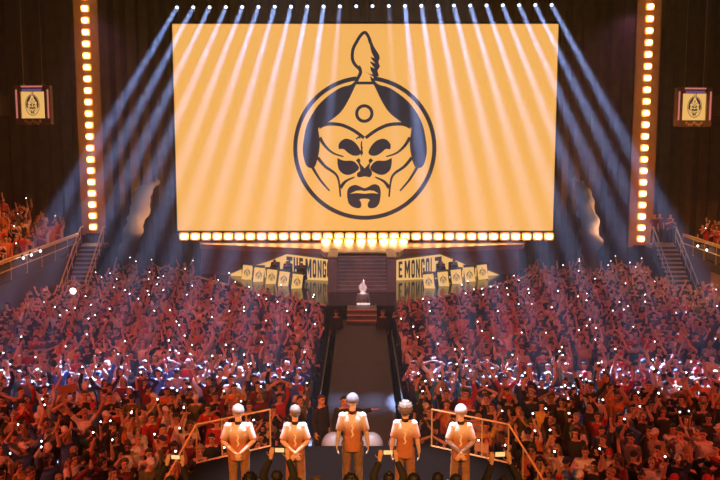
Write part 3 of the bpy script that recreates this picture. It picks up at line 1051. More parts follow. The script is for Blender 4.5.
def body_mesh(J, arms, voxel, w=1.0, ratio=None, nod=0.0, turn=0.0, finger=0.0095, soft=2, hs=1.0):
    bm = BM()
    R = Euler((nod, 0, turn))
    H = J['head']
    hm = lambda v: H + R.to_matrix() @ (Vector(v) * hs)
    ball(bm, hm((0, 0.008, 0.028)), (0.077 * hs, 0.097 * hs, 0.094 * hs), R)
    ball(bm, hm((0, -0.022, -0.045)), (0.057 * hs, 0.070 * hs, 0.075 * hs), R)
    tube(bm, hm((0, -0.078, -0.085)), hm((0, -0.068, -0.082)), 0.022, n=8)
    tube(bm, hm((0, -0.086, 0.012)), hm((0, -0.108, -0.024)), 0.009, 0.015, n=8)       # nose
    for s in (-1, 1):
        ball(bm, hm((s * 0.078, 0.012, -0.008)), (0.012, 0.022, 0.034), R, seg=8)       # ear
        tube(bm, hm((s * 0.012, -0.088, 0.030)), hm((s * 0.050, -0.074, 0.032)), 0.010, n=6)  # brow
    tube(bm, J['neck'] - Vector((0, 0, 0.05)), H + Vector((0, 0.01, -0.03)), 0.060, 0.054, n=12)
    ball(bm, J['chest'], (0.158 * w, 0.112 * w, 0.185))
    ball(bm, J['belly'], (0.142 * w, 0.105 * w, 0.165))
    ball(bm, J['pelvis'], (0.155 * w, 0.112 * w, 0.125))
    for s in (-1, 1):
        tube(bm, J['neck'] - Vector((0, 0, 0.03)), J['sh', s], 0.062, 0.062, n=10)
        tube(bm, J['chest'] + Vector((s * 0.06, 0, 0.03)), J['sh', s], 0.085, 0.066, n=10)
        tube(bm, J['sh', s], J['el', s], 0.056, 0.043, n=12)
        fa = J['wr', s] - J['el', s]
        tube(bm, J['el', s], J['el', s] + fa * 0.35, 0.042, 0.043, n=12)
        tube(bm, J['el', s] + fa * 0.35, J['wr', s], 0.043, 0.029, n=12)
        hd = arms[s][2] if len(arms[s]) > 2 else (None, None, 0.4, 0.3)
        d = Vector((s * hd[0][0], hd[0][1], hd[0][2])) if hd[0] else fa.normalized()
        pm = Vector((s * hd[1][0], hd[1][1], hd[1][2])) if hd[1] else Vector((0, -1, 0.1))
        hand(bm, J['wr', s], d, pm, hd[2], finger, hd[3])
        tube(bm, J['pelvis'] + Vector((s * 0.06, 0, 0)), J['hip', s], 0.098, n=12)
        tube(bm, J['hip', s], J['kn', s], 0.088, 0.058, n=12)
        cf = J['an', s] - J['kn', s]
        tube(bm, J['kn', s], J['kn', s] + cf * 0.35 + Vector((0, 0.015, 0)), 0.056, 0.058, n=12)
        tube(bm, J['kn', s] + cf * 0.35 + Vector((0, 0.015, 0)), J['an', s], 0.057, 0.040, n=12)
        tube(bm, J['an', s] + Vector((0, 0.025, -0.04)), J['toe', s], 0.046, 0.036, n=10)
    me = fuse(bm, voxel, soft, ratio)
    # features of the face as colours of the skin, dark shoes
    n = len(me.vertices)
    co = np.empty(n * 3)
    me.vertices.foreach_get('co', co)
    co = co.reshape(n, 3)
    col = np.ones((n, 4))
    rel = (co - np.array(H)) @ np.array(R.to_matrix())       # into head space
    front = rel[:, 1] < -0.045
    ax = np.abs(rel[:, 0])
    brow = front & (np.abs(rel[:, 2] - 0.033) < 0.009) & (ax > 0.010) & (ax < 0.052)
    eye = front & (np.abs(rel[:, 2] - 0.010) < 0.009) & (ax > 0.016) & (ax < 0.045)
    lip = front & (np.abs(rel[:, 2] + 0.062) < 0.010) & (ax < 0.026)
    col[brow, :3] = 0.12
    col[eye, :3] = 0.40
    col[lip, :3] = (0.75, 0.4, 0.4)
    col[co[:, 2] < 0.11, :3] = 0.06
    at = me.color_attributes.new('feat', 'FLOAT_COLOR', 'POINT')
    at.data.foreach_set('color', col.ravel())
    return me


def loft(bm, rings, n=28):
    """Closed body through ellipse rings (cx, cy, z, rx, ry)."""
    rr = []
    for cx, cy, z, rx, ry in rings:
        rr.append([bm.verts.new((cx + rx * math.copysign(abs(math.cos(a)) ** 0.85, math.cos(a)), cy + ry * math.copysign(abs(math.sin(a)) ** 0.9, math.sin(a)), z)) for a in (2 * math.pi * k / n for k in range(n))])
    for r0, r1 in zip(rr, rr[1:]):
        for k in range(n):
            bm.faces.new((r0[k], r0[(k + 1) % n], r1[(k + 1) % n], r1[k]))
    bm.faces.new(rr[0][::-1])
    bm.faces.new(rr[-1])


def shirt_mesh(J, w, sleeve, voxel, ratio=None, hem=0.86, grow=0.016, folds=0.0):
    bm = BM()
    g = grow - 0.016
    dz = J['pelvis'].z - 0.94
    yb, yc, yn = J['belly'].y, J['chest'].y, J['neck'].y
    prof = [(0, hem, 0.172, 0.138), (yb, 0.97 + dz, 0.170, 0.134), (yb, 1.07 + dz, 0.166, 0.130), (yb * 0.5 + yc * 0.5, 1.17 + dz, 0.172, 0.131), (yc, 1.27 + dz, 0.178, 0.130),
            (yc * 0.5 + yn * 0.5, 1.34 + dz, 0.176, 0.118), (yn, 1.39 + dz, 0.150, 0.100), (yn, 1.425 + dz, 0.115, 0.084), (yn, 1.455 + dz, 0.082, 0.072)]
    fine = []
    for a, b in zip(prof, prof[1:]):
        for t in (0, 0.34, 0.67):
            y, z, rx, ry = (a[q] + (b[q] - a[q]) * t for q in range(4))
            k = 1 + folds * math.sin(z * 62) * (0.4 if z > 1.2 + dz else 1.0)
            fine.append((folds * 0.3 * math.sin(z * 40), y, z, (rx * w + g) * k, (ry * w + g) * k))
    fine.append((0, prof[-1][0], prof[-1][1], prof[-1][2] * w + g, prof[-1][3] * w + g))
    loft(bm, fine)
    for s in (-1, 1):
        c = J['chest'] + Vector((s * 0.10 * w, 0, 0.065))
        tube(bm, c, J['sh', s], 0.080 + g, 0.070 + g, n=12)
        tube(bm, J['neck'] + Vector((s * 0.02, 0, -0.045)), J['sh', s] + Vector((0, 0, -0.005)), 0.058 + g, 0.066 + g, n=12)
        if sleeve <= 1:
            e = J['sh', s].lerp(J['el', s], sleeve)
            tube(bm, J['sh', s], e, 0.065 + g, 0.070 + g, n=16, round_b=False)
        else:
            tube(bm, J['sh', s], J['el', s], 0.070 + g, 0.060 + g, n=12)
            tube(bm, J['el', s], J['el', s].lerp(J['wr', s], 0.93), 0.060 + g, 0.044 + g, n=12, round_b=False)
    return fuse(bm, voxel, 2, ratio)


def trousers_mesh(J, w, voxel, ratio=None):
    bm = BM()
    ball(bm, J['pelvis'], (0.166 * w, 0.124 * w, 0.125))
    for s in (-1, 1):
        tube(bm, J['pelvis'] + Vector((s * 0.06, 0, 0)), J['hip', s], 0.110 * w, n=12)
        tube(bm, J['hip', s], J['kn', s], 0.103 * w, 0.078, n=12)
        tube(bm, J['kn', s], J['an', s] + Vector((0, 0, -0.01)), 0.078, 0.066, n=12, round_b=False)
    return fuse(bm, voxel, 2, ratio)


def hair_mesh(kind, seed=0):
    """In head space: centre of the skull at the origin."""
    rng = random.Random(seed)
    bm = BM()
    if kind == 'cap':
        bmesh.ops.create_uvsphere(bm, u_segments=24, v_segments=16, radius=1, matrix=Matrix.Translation((0, 0.008, 0.034)) @ Matrix.Diagonal((0.090, 0.110, 0.100, 1)))
        bmesh.ops.delete(bm, geom=[v for v in bm.verts if v.co.z < 0.034], context='VERTS')
        me = baked(bm, [('SOLIDIFY', {'thickness': 0.008})])
        b2 = BM()
        b2.from_mesh(me)
        pts = []
        for i in range(13):
            a = math.pi * (i / 12)
            pts.append((0.078 * math.cos(a), -0.085 - 0.085 * math.sin(a)))
        lo = [b2.verts.new((x, y, 0.040 - 0.10 * (y + 0.085) * 0 - 0.12 * max(0, -(y + 0.085)))) for x, y in pts]
        hi = [b2.verts.new((v.co.x, v.co.y, v.co.z + 0.008)) for v in lo]
        b2.faces.new(lo[::-1]); b2.faces.new(hi)
        for i in range(13):
            b2.faces.new((lo[i], lo[(i + 1) % 13], hi[(i + 1) % 13], hi[i]))
        ball(b2, (0, 0.008, 0.136), 0.010, seg=8)
        me = bpy.data.meshes.new('cap'); bmesh.ops.recalc_face_normals(b2, faces=b2.faces[:]); b2.to_mesh(me); b2.free()
    else:
        big = {'short': 0.0, 'long': 0.006, 'curly': 0.020, 'bun': 0.0, 'beanie': 0.012}[kind]
        bmesh.ops.create_uvsphere(bm, u_segments=28, v_segments=20, radius=1, matrix=Matrix.Translation((0, 0.014, 0.032)) @ Matrix.Diagonal((0.088 + big, 0.106 + big, 0.104 + big, 1)))
        kill = []
        for v in bm.verts:
            x, y, z = v.co
            line = 0.075 if y < -0.06 else 0.075 - (y + 0.06) * 1.1
            if kind == 'beanie':
                line = 0.055 if y < -0.06 else 0.0
            if kind == 'long':
                line = 0.075 if y < -0.055 else -0.2
            if z < max(line, -0.075):
                kill.append(v)
        bmesh.ops.delete(bm, geom=kill, context='VERTS')
        for v in bm.verts:
            amp = {'curly': 0.020, 'beanie': 0.003, 'short': 0.007}.get(kind, 0.004)
            v.co += v.co.normalized() * amp * (math.sin(v.co.x * 170 + seed) * math.sin(v.co.y * 150) + math.sin(v.co.z * 190)) * 0.7
        me = baked(bm, [('SOLIDIFY', {'thickness': 0.014})])
        if kind in ('long', 'bun'):
            b2 = BM()
            b2.from_mesh(me)
            if kind == 'long':
                for k in range(9):
                    a = math.pi * (k / 8)
                    x, y = 0.078 * math.cos(a), 0.035 + 0.07 * math.sin(a)
                    tube(b2, (x, y, 0.02), (x * 1.15, y + 0.025, -0.20 - 0.03 * math.sin(k * 2.1)), 0.030, 0.016, n=8)
            else:
                ball(b2, (0, 0.07, 0.125), 0.045, seg=12)
            me = bpy.data.meshes.new('hair'); bmesh.ops.recalc_face_normals(b2, faces=b2.faces[:]); b2.to_mesh(me); b2.free()
    me.polygons.foreach_set('use_smooth', [True] * len(me.polygons))
    return me


# arm poses: elbow, wrist (from the shoulder, x outward), hand = (direction, palm, spread, curl)
DOWN = ((0.05, 0.02, -0.285), (0.06, -0.05, -0.525), ((0.0, -0.15, -1), (-1, 0, 0), 0.1, 0.35))
PHONE_UP = ((0.07, -0.16, 0.20), (-0.04, -0.27, 0.42), ((-0.1, -0.15, 1), (0, -1, 0), 0.2, 0.5))
PHONE_HIGH = ((0.05, -0.10, 0.265), (-0.02, -0.16, 0.515), ((-0.1, -0.1, 1), (0, -1, 0), 0.2, 0.5))
PHONE_FACE = ((0.07, -0.15, -0.23), (-0.07, -0.33, -0.02), ((-0.2, -0.2, 1), (-0.6, -0.6, 0), 0.2, 0.5))
CLAP = ((0.13, -0.08, -0.245), (-0.165, -0.27, -0.11), ((-0.15, -0.4, 0.9), (-1, 0, 0), 0.1, 0.05))
CLAP_UP = ((0.15, -0.08, 0.22), (-0.155, -0.17, 0.40), ((-0.1, 0, 1), (-1, 0, 0), 0.1, 0.05))
HEART = ((0.20, -0.03, 0.19), (-0.12, -0.06, 0.34), ((-0.65, 0, 0.7), (-0.3, 0, -1), 0.1, 0.7))
CROSS = ((0.09, -0.04, -0.265), (-0.19, -0.20, -0.20), ((-1, 0.1, 0.2), (0, 1, 0), 0.1, 0.2))
FIST = ((0.08, -0.05, 0.26), (0.03, -0.06, 0.51), ((0, 0, 1), (0, -1, 0), 0.0, 1.6))
WIDE = ((0.17, -0.03, 0.20), (0.27, -0.05, 0.43), ((0.3, 0, 1), (0, -1, 0), 0.9, 0.05))
MOUTH = ((0.13, -0.10, -0.22), (-0.09, -0.19, 0.05), ((-0.4, 0.1, 0.8), (-1, 0.2, 0), 0.1, 0.4))
BACKHANDS = ((0.085, 0.04, -0.27), (-0.145, 0.165, -0.455), ((-0.5, 0.05, -0.9), (0, -1, 0.1), 0.1, 0.4))
OUT = ((0.27, -0.06, -0.06), (0.50, -0.12, 0.0), ((1, -0.2, 0.1), (0, 0, -1), 0.3, 0.1))

POSES = [
    # name, left arm, right arm, lean, phone hand(s), words
    ('two_hand_phone', PHONE_UP, PHONE_UP, 0.0, 'both', 'filming with phone held up in both hands'),
    ('one_hand_phone', DOWN, PHONE_HIGH, 0.05, 1, 'holding phone torch high'),
    ('one_hand_phone_other', PHONE_HIGH, DOWN, 0.05, -1, 'raising phone torch overhead'),
    ('phone_at_face', PHONE_FACE, PHONE_FACE, 0.0, 'both', 'filming with phone before the face'),
    ('clapping', CLAP, CLAP, 0.05, None, 'clapping at chest height'),
    ('clapping_overhead', CLAP_UP, CLAP_UP, 0.0, None, 'clapping with arms overhead'),
    ('heart', HEART, HEART, 0.0, None, 'with both hands joined above the head'),
    ('arms_crossed', CROSS, CROSS, 0.0, None, 'with crossed arms'),
    ('fist_up', DOWN, FIST, 0.0, None, 'raising one fist'),
    ('wide_arms', WIDE, WIDE, 0.0, None, 'with both arms spread high'),
    ('standing', DOWN, DOWN, 0.0, None, 'standing with arms down'),
    ('shouting', MOUTH, MOUTH, 0.1, None, 'shouting through cupped hands'),
]
PROTO = []
for i, (nm, la, ra, lean, ph, words_) in enumerate(POSES):
    arms = {-1: la, 1: ra}
    w = (1.0, 0.93, 1.06)[i % 3]
    J = skeleton(arms, lean)
    turn = (0.0, 0.25, -0.2, 0.0)[i % 4]
    nod = 0.05
    PROTO.append(dict(name=nm, J=J, phone=ph, words=words_, head=(J['head'], nod, turn),
                      body=body_mesh(J, arms, 0.0125, w, 0.45, nod, turn),
                      tee=shirt_mesh(J, w, 0.72, 0.02, 0.5),
                      hoodie=shirt_mesh(J, w, 2, 0.02, 0.5, hem=0.84, grow=0.022),
                      trousers=trousers_mesh(J, w, 0.025, 0.5)))
HAIR = {k: hair_mesh(k, i) for i, k in enumerate(('short', 'long', 'curly', 'bun', 'cap', 'beanie'))}
for p in PROTO:
    p['body'].materials.append(M['skin'])
    for k in ('tee', 'hoodie', 'trousers'):
        p[k].materials.append(M['cloth'])
for k, me in HAIR.items():
    me.materials.append(M['cloth'] if k in ('cap', 'beanie') else M['hair'])

SKINS = [(0.62, 0.36, 0.24), (0.55, 0.31, 0.20), (0.45, 0.25, 0.16), (0.68, 0.42, 0.30), (0.26, 0.14, 0.09)]
HAIRC = [('black', (0.012, 0.010, 0.010)), ('black', (0.012, 0.010, 0.010)), ('dark', (0.03, 0.02, 0.014)), ('brown', (0.09, 0.05, 0.03)), ('fair', (0.35, 0.24, 0.12))]
CAPC = [('black', (0.015, 0.015, 0.018)), ('white', (0.75, 0.74, 0.72)), ('red', (0.5, 0.03, 0.03)), ('navy', (0.02, 0.03, 0.10))]
SHIRTC = [('black', (0.012, 0.012, 0.014), 46), ('white', (0.72, 0.70, 0.68), 14), ('grey', (0.13, 0.13, 0.14), 13), ('red', (0.40, 0.02, 0.02), 9), ('navy', (0.02, 0.03, 0.11), 9),
          ('orange', (0.62, 0.22, 0.04), 6), ('beige', (0.36, 0.28, 0.20), 6), ('olive', (0.10, 0.11, 0.05), 4), ('blue', (0.05, 0.13, 0.42), 4), ('maroon', (0.16, 0.02, 0.03), 6), ('yellow', (0.65, 0.48, 0.08), 2), ('teal', (0.03, 0.20, 0.20), 2)]
SHIRT_BY = {n: c for n, c, _ in SHIRTC}
TROUS = [(0.015, 0.015, 0.018), (0.03, 0.04, 0.08), (0.10, 0.09, 0.08), (0.05, 0.06, 0.12), (0.25, 0.20, 0.14)]


def person(proto, loc, rz, scale, skin, shirt, long_sleeve, trousers, hair, hair_c, label, group=None):
    o = link('person', proto['body'], None, None, loc, (0, 0, rz))
    o.scale = (scale,) * 3
    o.color = (*skin, 1)
    tag(o, label, 'person', group)
    s = link('hoodie' if long_sleeve else 'shirt', proto['hoodie' if long_sleeve else 'tee'], None, o)
    s.color = (*shirt, 1)
    t = link('trousers', proto['trousers'], None, o)
    t.color = (*trousers, 1)
    if hair:
        h, nod, turn = proto['head']
        hh = link('cap' if hair == 'cap' else 'hair', HAIR[hair], None, o, h, (nod, 0, turn))
        hh.color = (*hair_c, 1)
    return o


# phones -------------------------------------------------------------
def rounded_slab(w, h, t):
    bm = BM()
    box(bm, (0, 0, 0), (w, t, h))
    bmesh.ops.bevel(bm, geom=bm.edges[:], offset=0.004, segments=2, affect='EDGES')
    me = bpy.data.meshes.new('phone')
    bm.to_mesh(me)
    bm.free()
    me.materials.append(M['black'])
    return me


PH_BODY = rounded_slab(0.076, 0.155, 0.009)
bm = tube(BM(), (0.010, 0.0035, 0.05), (0.010, 0.0085, 0.05), 0.020, n=10, round_a=False, round_b=False)
PH_TORCH = bpy.data.meshes.new('torch'); bm.to_mesh(PH_TORCH); bm.free(); PH_TORCH.materials.append(M['torch'])
bm = box(BM(), (0, -0.0052, 0), (0.068, 0.0012, 0.144))
PH_SCREEN = bpy.data.meshes.new('screen'); bm.to_mesh(PH_SCREEN); bm.free(); PH_SCREEN.materials.append(M['phone_screen'])


def phone(mtx, label, group, torch=True, parts=True):
    o = link('phone', PH_BODY, None)
    o.matrix_world = mtx
    tag(o, label, 'phone', group)
    if torch:
        link('torch', PH_TORCH, None, o)
    if parts:
        link('screen', PH_SCREEN, None, o)
    return o


def phone_matrix(proto, loc, rz, scale, flat=False):
    """Where the pose holds a phone: upright before the palm; screen (-Y of the phone) to the holder's face."""
    J, ph = proto['J'], proto['phone']
    if ph == 'both':
        c = (J['wr', 1] + J['wr', -1]) / 2 + Vector((0, -0.035, 0.12))
        L = Matrix.Translation(c) @ Euler((0.0, math.pi / 2, math.pi)).to_matrix().to_4x4()
    else:
        c = J['wr', ph] + Vector((0, -0.045, 0.15))
        L = Matrix.Translation(c) @ Euler((-0.05, 0.1, math.pi)).to_matrix().to_4x4()
    return Matrix.Translation(loc) @ Matrix.Rotation(rz, 4, 'Z') @ Matrix.Scale(scale, 4) @ L


# ---- the five players, seen from behind, on the near stage
def player(px, py_top, hgt, arms, k, label, hair, hair_c, yoke, body_c, trous_c, long_sleeve=False, turn=0.0, rz=math.pi, Y=15.3, nod=0.08):
    J = skeleton(arms, 0.0, 0.05, width=k)
    J['head'] = J['head'] + Vector((0, 0, 0.01))
    w = 0.52 + 0.47 * k
    me = body_mesh(J, arms, 0.0075, w, None, nod, turn, soft=3, hs=1.12)
    me.materials.append(M['skin'])
    p = P(px, py_top, Y)
    o = link('person', me, None, None, (p.x, Y, SZ), (0, 0, rz))
    o.scale = (hgt / 1.77,) * 3
    o.color = (0.82, 0.60, 0.46, 1)
    tag(o, label, 'person', 'five players on the near stage')
    sm = shirt_mesh(J, w, 0.88, 0.009, None, hem=0.79, grow=0.018, folds=0.012)
    n = len(sm.vertices)
    co = np.empty(n * 3); sm.vertices.foreach_get('co', co); co = co.reshape(n, 3)
    # jersey: pale top that fades into orange, printed with a vertical script and a name bar on the back
    f = np.clip((co[:, 2] - 1.14) / 0.24, 0, 1)[:, None]
    f = f * f * (3 - 2 * f)
    col = np.ones((n, 4))
    col[:, :3] = np.array(body_c) * (1 - f) + np.array(yoke) * f
    back = co[:, 1] > 0.03
    wob = 0.010 * np.sin(co[:, 2] * 55) + 0.004 * np.sin(co[:, 2] * 150)
    script = back & (np.abs(co[:, 0] - wob) < 0.013) & (co[:, 2] > 1.06) & (co[:, 2] < 1.30)
    bar = back & (np.abs(co[:, 0]) < 0.055) & (np.abs(co[:, 2] - 1.325) < 0.013)
    col[script, :3] = (1.0, 1.0, 0.98)
    col[bar, :3] = (0.95, 0.92, 0.88)
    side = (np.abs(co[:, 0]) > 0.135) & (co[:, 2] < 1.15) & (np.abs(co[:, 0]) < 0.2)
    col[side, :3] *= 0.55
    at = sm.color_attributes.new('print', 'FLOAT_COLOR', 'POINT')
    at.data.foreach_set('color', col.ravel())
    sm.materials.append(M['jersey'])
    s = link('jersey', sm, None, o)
    s.color = (1, 1, 1, 1)
    bm = BM()
    tube(bm, J['neck'] - Vector((0, 0, 0.01)), J['neck'] + Vector((0, -0.004, 0.045)), 0.072, 0.064, n=18, round_a=False, round_b=False)
    c = obj('collar', bm, M['black'], o, smooth=True)
    if long_sleeve:
        for sd in (-1, 1):
            bm = BM()
            e = J['sh', sd].lerp(J['el', sd], 0.7)
            tube(bm, e, J['el', sd], 0.056, 0.053, n=14, round_a=False)
            tube(bm, J['el', sd], J['el', sd].lerp(J['wr', sd], 0.92), 0.053, 0.039, n=14, round_b=False)
            a = obj('arm_sleeve', bm, M['cloth'], o, smooth=True)
            a.color = (0.42, 0.40, 0.52, 1)
    tm = trousers_mesh(J, w, 0.014)
    tm.materials.append(M['cloth'])
    t = link('trousers', tm, None, o)
    t.color = (*trous_c, 1)
    hh = link('cap' if hair == 'beanie' else 'hair', HAIR[hair], None, o, J['head'], (nod, 0, turn))
    hh.scale = (1.14,) * 3
    hh.color = (*hair_c, 1)
    if hair == 'cap':
        h2 = link('hair', HAIR['short'], None, o, J['head'], (nod, 0, turn))
        h2.scale = (0.985, 0.985, 0.92)
        h2.color = (0.02, 0.015, 0.012, 1)
    return o


BH = {-1: BACKHANDS, 1: BACKHANDS}
HANG = ((0.065, 0.01, -0.285), (0.10, -0.02, -0.53), ((0.0, -0.12, -1), (-1, 0, 0), 0.1, 0.45))
DN = {-1: HANG, 1: HANG}
YK, OR, KH = (0.86, 0.85, 0.90), (0.50, 0.20, 0.07), (0.34, 0.19, 0.085)
player(238, 408, 1.74, BH, 1.10, 'stocky player in pale cap, hands clasped behind back, beside the slanted railing at left', 'beanie', (0.36, 0.37, 0.42), YK, OR, KH, rz=math.pi + 0.05, Y=15.15)
player(295, 408, 1.74, BH, 0.84, 'slim short-haired player with bare forearms clasped behind back, wearing a dark collar', 'short', (0.26, 0.23, 0.22), YK, OR, KH, rz=math.pi + 0.06, Y=15.15, turn=0.1)
player(352.5, 397, 1.85, DN, 1.0, 'tallest player in grey cap, arms hanging straight, standing at the middle of the five', 'beanie', (0.19, 0.21, 0.27), YK, OR, (0.30, 0.17, 0.08), Y=15.45, turn=-0.1)
player(405.5, 402.5, 1.78, DN, 0.86, 'curly-haired player with arms hanging at sides and white script on jersey', 'curly', (0.22, 0.19, 0.17), YK, OR, KH, rz=math.pi - 0.08, Y=15.2)
player(461, 407.5, 1.74, BH, 0.83, 'player in white cap with long violet arm sleeves, hands clasped behind back', 'beanie', (0.52, 0.50, 0.55), YK, OR, KH, long_sleeve=True, rz=math.pi - 0.06, Y=15.15)

# ---- crew in black on the runway behind the players
rng = random.Random(11)
OUTP = {-1: DOWN, 1: OUT}
Jc = skeleton(OUTP, 0.0)
CREW = dict(J=Jc, phone=None, head=(Jc['head'], 0.0, 0.0), body=body_mesh(Jc, OUTP, 0.0125, 1.05, 0.5), tee=None, hoodie=shirt_mesh(Jc, 1.05, 2, 0.02, None, grow=0.022), trousers=trousers_mesh(Jc, 1.05, 0.02))
CREW['body'].materials.append(M['skin']); CREW['hoodie'].materials.append(M['cloth']); CREW['trousers'].materials.append(M['cloth'])
BLK = (0.012, 0.012, 0.014)
pp = P(321, 394, 20.0)
person(PROTO[10], (pp.x, 20.0, RZ - 0.0), 0.9, 1.0, (0.60, 0.30, 0.16), BLK, True, BLK, 'short', (0.05, 0.03, 0.02), 'security guard in black jacket, amber-lit face, standing at runway edge near the players')
pp = P(344, 397, 20.0)
person(CREW, (pp.x, 20.0, RZ), 0.25, 0.98, (0.58, 0.28, 0.16), BLK, True, BLK, 'short', (0.02, 0.015, 0.012), 'crew member in black with one arm stretched out, behind the tallest player')
pp = P(383, 326, 34.2)
person(PROTO[10], (pp.x, 34.6, 0.0), -0.2, 1.0, SKINS[1], BLK, True, BLK, 'short', HAIRC[0][1], 'person in dark clothes standing beside the trophy steps, towards the E MONGOLZ banner')
pp = P(336, 326, 34.2)
person(PROTO[10], (pp.x, 34.6, 0.0), 0.2, 1.0, SKINS[1], BLK, True, (0.03, 0.04, 0.08), 'cap', CAPC[0][1], 'person in dark clothes and black cap beside the trophy steps, towards the THE MONGO banner')
# people seated behind the player desks, dark against the lit banner
REACH = ((0.06, -0.12, -0.26), (0.0, -0.34, -0.30), ((0, -1, 0), (0, 0, -1), 0.2, 0.2))
ra = {-1: REACH, 1: REACH}
Js = skeleton(ra, 0.42, 0.1, sit=True)
SEATED = dict(J=Js, phone=None, head=(Js['head'], 0.05, 0.0), body=body_mesh(Js, ra, 0.0125, 1.0, 0.45), tee=None, hoodie=shirt_mesh(Js, 1.0, 2, 0.02, 0.5, hem=0.42), trousers=trousers_mesh(Js, 1.0, 0.025, 0.5))
SEATED['body'].materials.append(M['skin']); SEATED['hoodie'].materials.append(M['cloth']); SEATED['trousers'].materials.append(M['cloth'])
for px, Y, word in ((275, 43.55, 'behind the middle desk under the THE MONGO banner'), (287.5, 43.0, 'under the letter T of the THE MONGO banner'), (302, 42.4, 'behind the desk nearest the steps under the THE MONGO banner'),
                    (441, 43.0, 'under the letter Z of the E MONGOLZ banner'), (453.5, 43.55, 'behind the middle desk under the E MONGOLZ banner')):
    q = P(px, 270, Y)
    person(SEATED, (q.x, Y, Z0), 0.0, 0.85, SKINS[2], BLK, True, BLK, 'short', HAIRC[0][1], 'dark figure seated ' + word, 'people seated at the player desks')
    t = thing('gaming_chair', 'black gaming chair ' + word, 'chair', (q.x, Y + 0.04, Z0), 0, 'chairs at the player desks')
    obj('seat', box(BM(), (0, 0.02, 0.29), (0.5, 0.46, 0.07)), M['black'], t)
    bk = BM(); box(bk, (0, 0.26, 0.62), (0.46, 0.07, 0.60)); bmesh.ops.bevel(bk, geom=bk.edges[:], offset=0.03, segments=2, affect='EDGES')
    obj('backrest', bk, M['black'], t)
    obj('column', tube(BM(), (0, 0, 0.08), (0, 0, 0.27), 0.03, n=8), M['black_metal'], t)
    for k in range(5):
        a = k * 1.2566
        obj('foot', tube(BM(), (0, 0, 0.08), (0.28 * math.cos(a), 0.28 * math.sin(a), 0.03), 0.025, n=6), M['black_metal'], t)

# ---- crowd on the floor
rng = random.Random(2024)


def pick_weighted(lst):
    tot = sum(x[2] for x in lst)
    r = rng.random() * tot
    for x in lst:
        r -= x[2]
        if r <= 0:
            return x
    return lst[-1]


def y_limit(x):
    x = x - 0.05
    a = abs(x)
    pts = [(0, 34.0), (1.35, 36.6), (5.6, 40.4), (8.7, 44.2), (9.0, 47.0), (30, 47.0)]
    for (xa, ya), (xb, yb) in zip(pts, pts[1:]):
        if a <= xb:
            return ya + (yb - ya) * (a - xa) / (xb - xa)
    return 47


POSE_W = [13, 14, 11, 10, 15, 5, 2, 4, 11, 5, 7, 5]


def pick_pose():
    r = rng.random() * sum(POSE_W)
    for i, wt in enumerate(POSE_W):
        r -= wt
        if r <= 0:
            return i
    return 10


crowd = []          # dicts: row, block, x, y, z ...
row = 0
Y = 15.4
while Y < 47.2:
    row += 1
    for block in (-1, 1):
        x = block * (1.62 + rng.uniform(0, 0.25))
        col_ = 0
        while abs(x) < 17.0:
            yy = Y + rng.uniform(-0.16, 0.16)
            ok = yy < y_limit(x) and (x > -14.75) and (x < 16.85)
            if Y < 18.6 and abs(x + 0.15) < 3.0 + max(0, (17.9 - yy)) * 1.6 + 0.25:
                ok = False
            if Y < 17.2 and abs(x + 0.15) < 4.75:
                ok = False
            if yy > 41.6 and (-15.2 < x < -13.3 or 15.3 < x < 17.2):
                ok = False
            px, py = proj((x, yy, 1.75))
            if not (-75 < px < 795 and py < 492):
                ok = False
            if ok and rng.random() < 0.055:
                ok = False                         # a gap
            if ok:
                col_ += 1
                crowd.append(dict(row=row, block=block, nth=col_, x=x, y=yy, z=0.0, px=px, py=py))
            x += block * rng.uniform(0.52, 0.68)
    Y += 0.80 if Y < 30 else 0.86

SPECIAL = {}        # looks the photo shows clearly: (px, py of the head) -> fixed choices


def special(px, py, **k):
    best = min((c for c in crowd if not c.get('fixed') and all((c['x'] - q['x']) ** 2 + (c['y'] - q['y']) ** 2 > 0.95 for q in crowd if q.get('fixed'))), key=lambda c: (c['px'] - px) ** 2 + (c['py'] - py) ** 2)
    best.update(k)
    best['fixed'] = True


special(82, 412, pose=9, shirt='white', hair='short')
special(173, 422, pose=8, shirt='red', hair='short')
special(575, 418, pose=10, shirt='white', hair='short')
special(606, 424, pose=1, shirt='red', hair='short')
special(429, 366, pose=6, shirt='white', hair='short')
special(132, 366, pose=4, shirt='black', hair='short', hairc=('fair', (0.5, 0.45, 0.38)))
special(450, 365, pose=10, shirt='navy', hair='short', hairc=('fair', (0.5, 0.42, 0.3)))
special(118, 388, pose=4, shirt='white', hair='short')
special(705, 384, pose=5, shirt='orange', hair='short')
special(190, 376, pose=3, shirt='blue', hair='short')
special(43, 424, pose=2, shirt='white', hair='short')
special(40, 388, pose=9, shirt='white', hair='short')
special(115, 376, pose=0, shirt='white', hair='cap')
special(708, 424, pose=10, shirt='white', hair='short')
special(692, 424, pose=3, shirt='white', hair='short')
special(561, 425, pose=10, shirt='grey', hair='short')
special(635, 390, pose=9, shirt='orange', hair='long')

special(86, 388, pose=0, hair='short', sign=(0.52, 0.24, 'card_brown', 'blank brown cardboard sign held up in the crowd beside phone torches'))
special(329, 366, pose=0, hair='short', sign=(0.36, 0.2, 'card_brown', 'small brown cardboard sign held up next to the runway'))
special(487, 452, pose=0, hair='short', sign=(0.34, 0.2, 'card_pale', 'pale pink cardboard sign held up behind the slanted stage railing'))

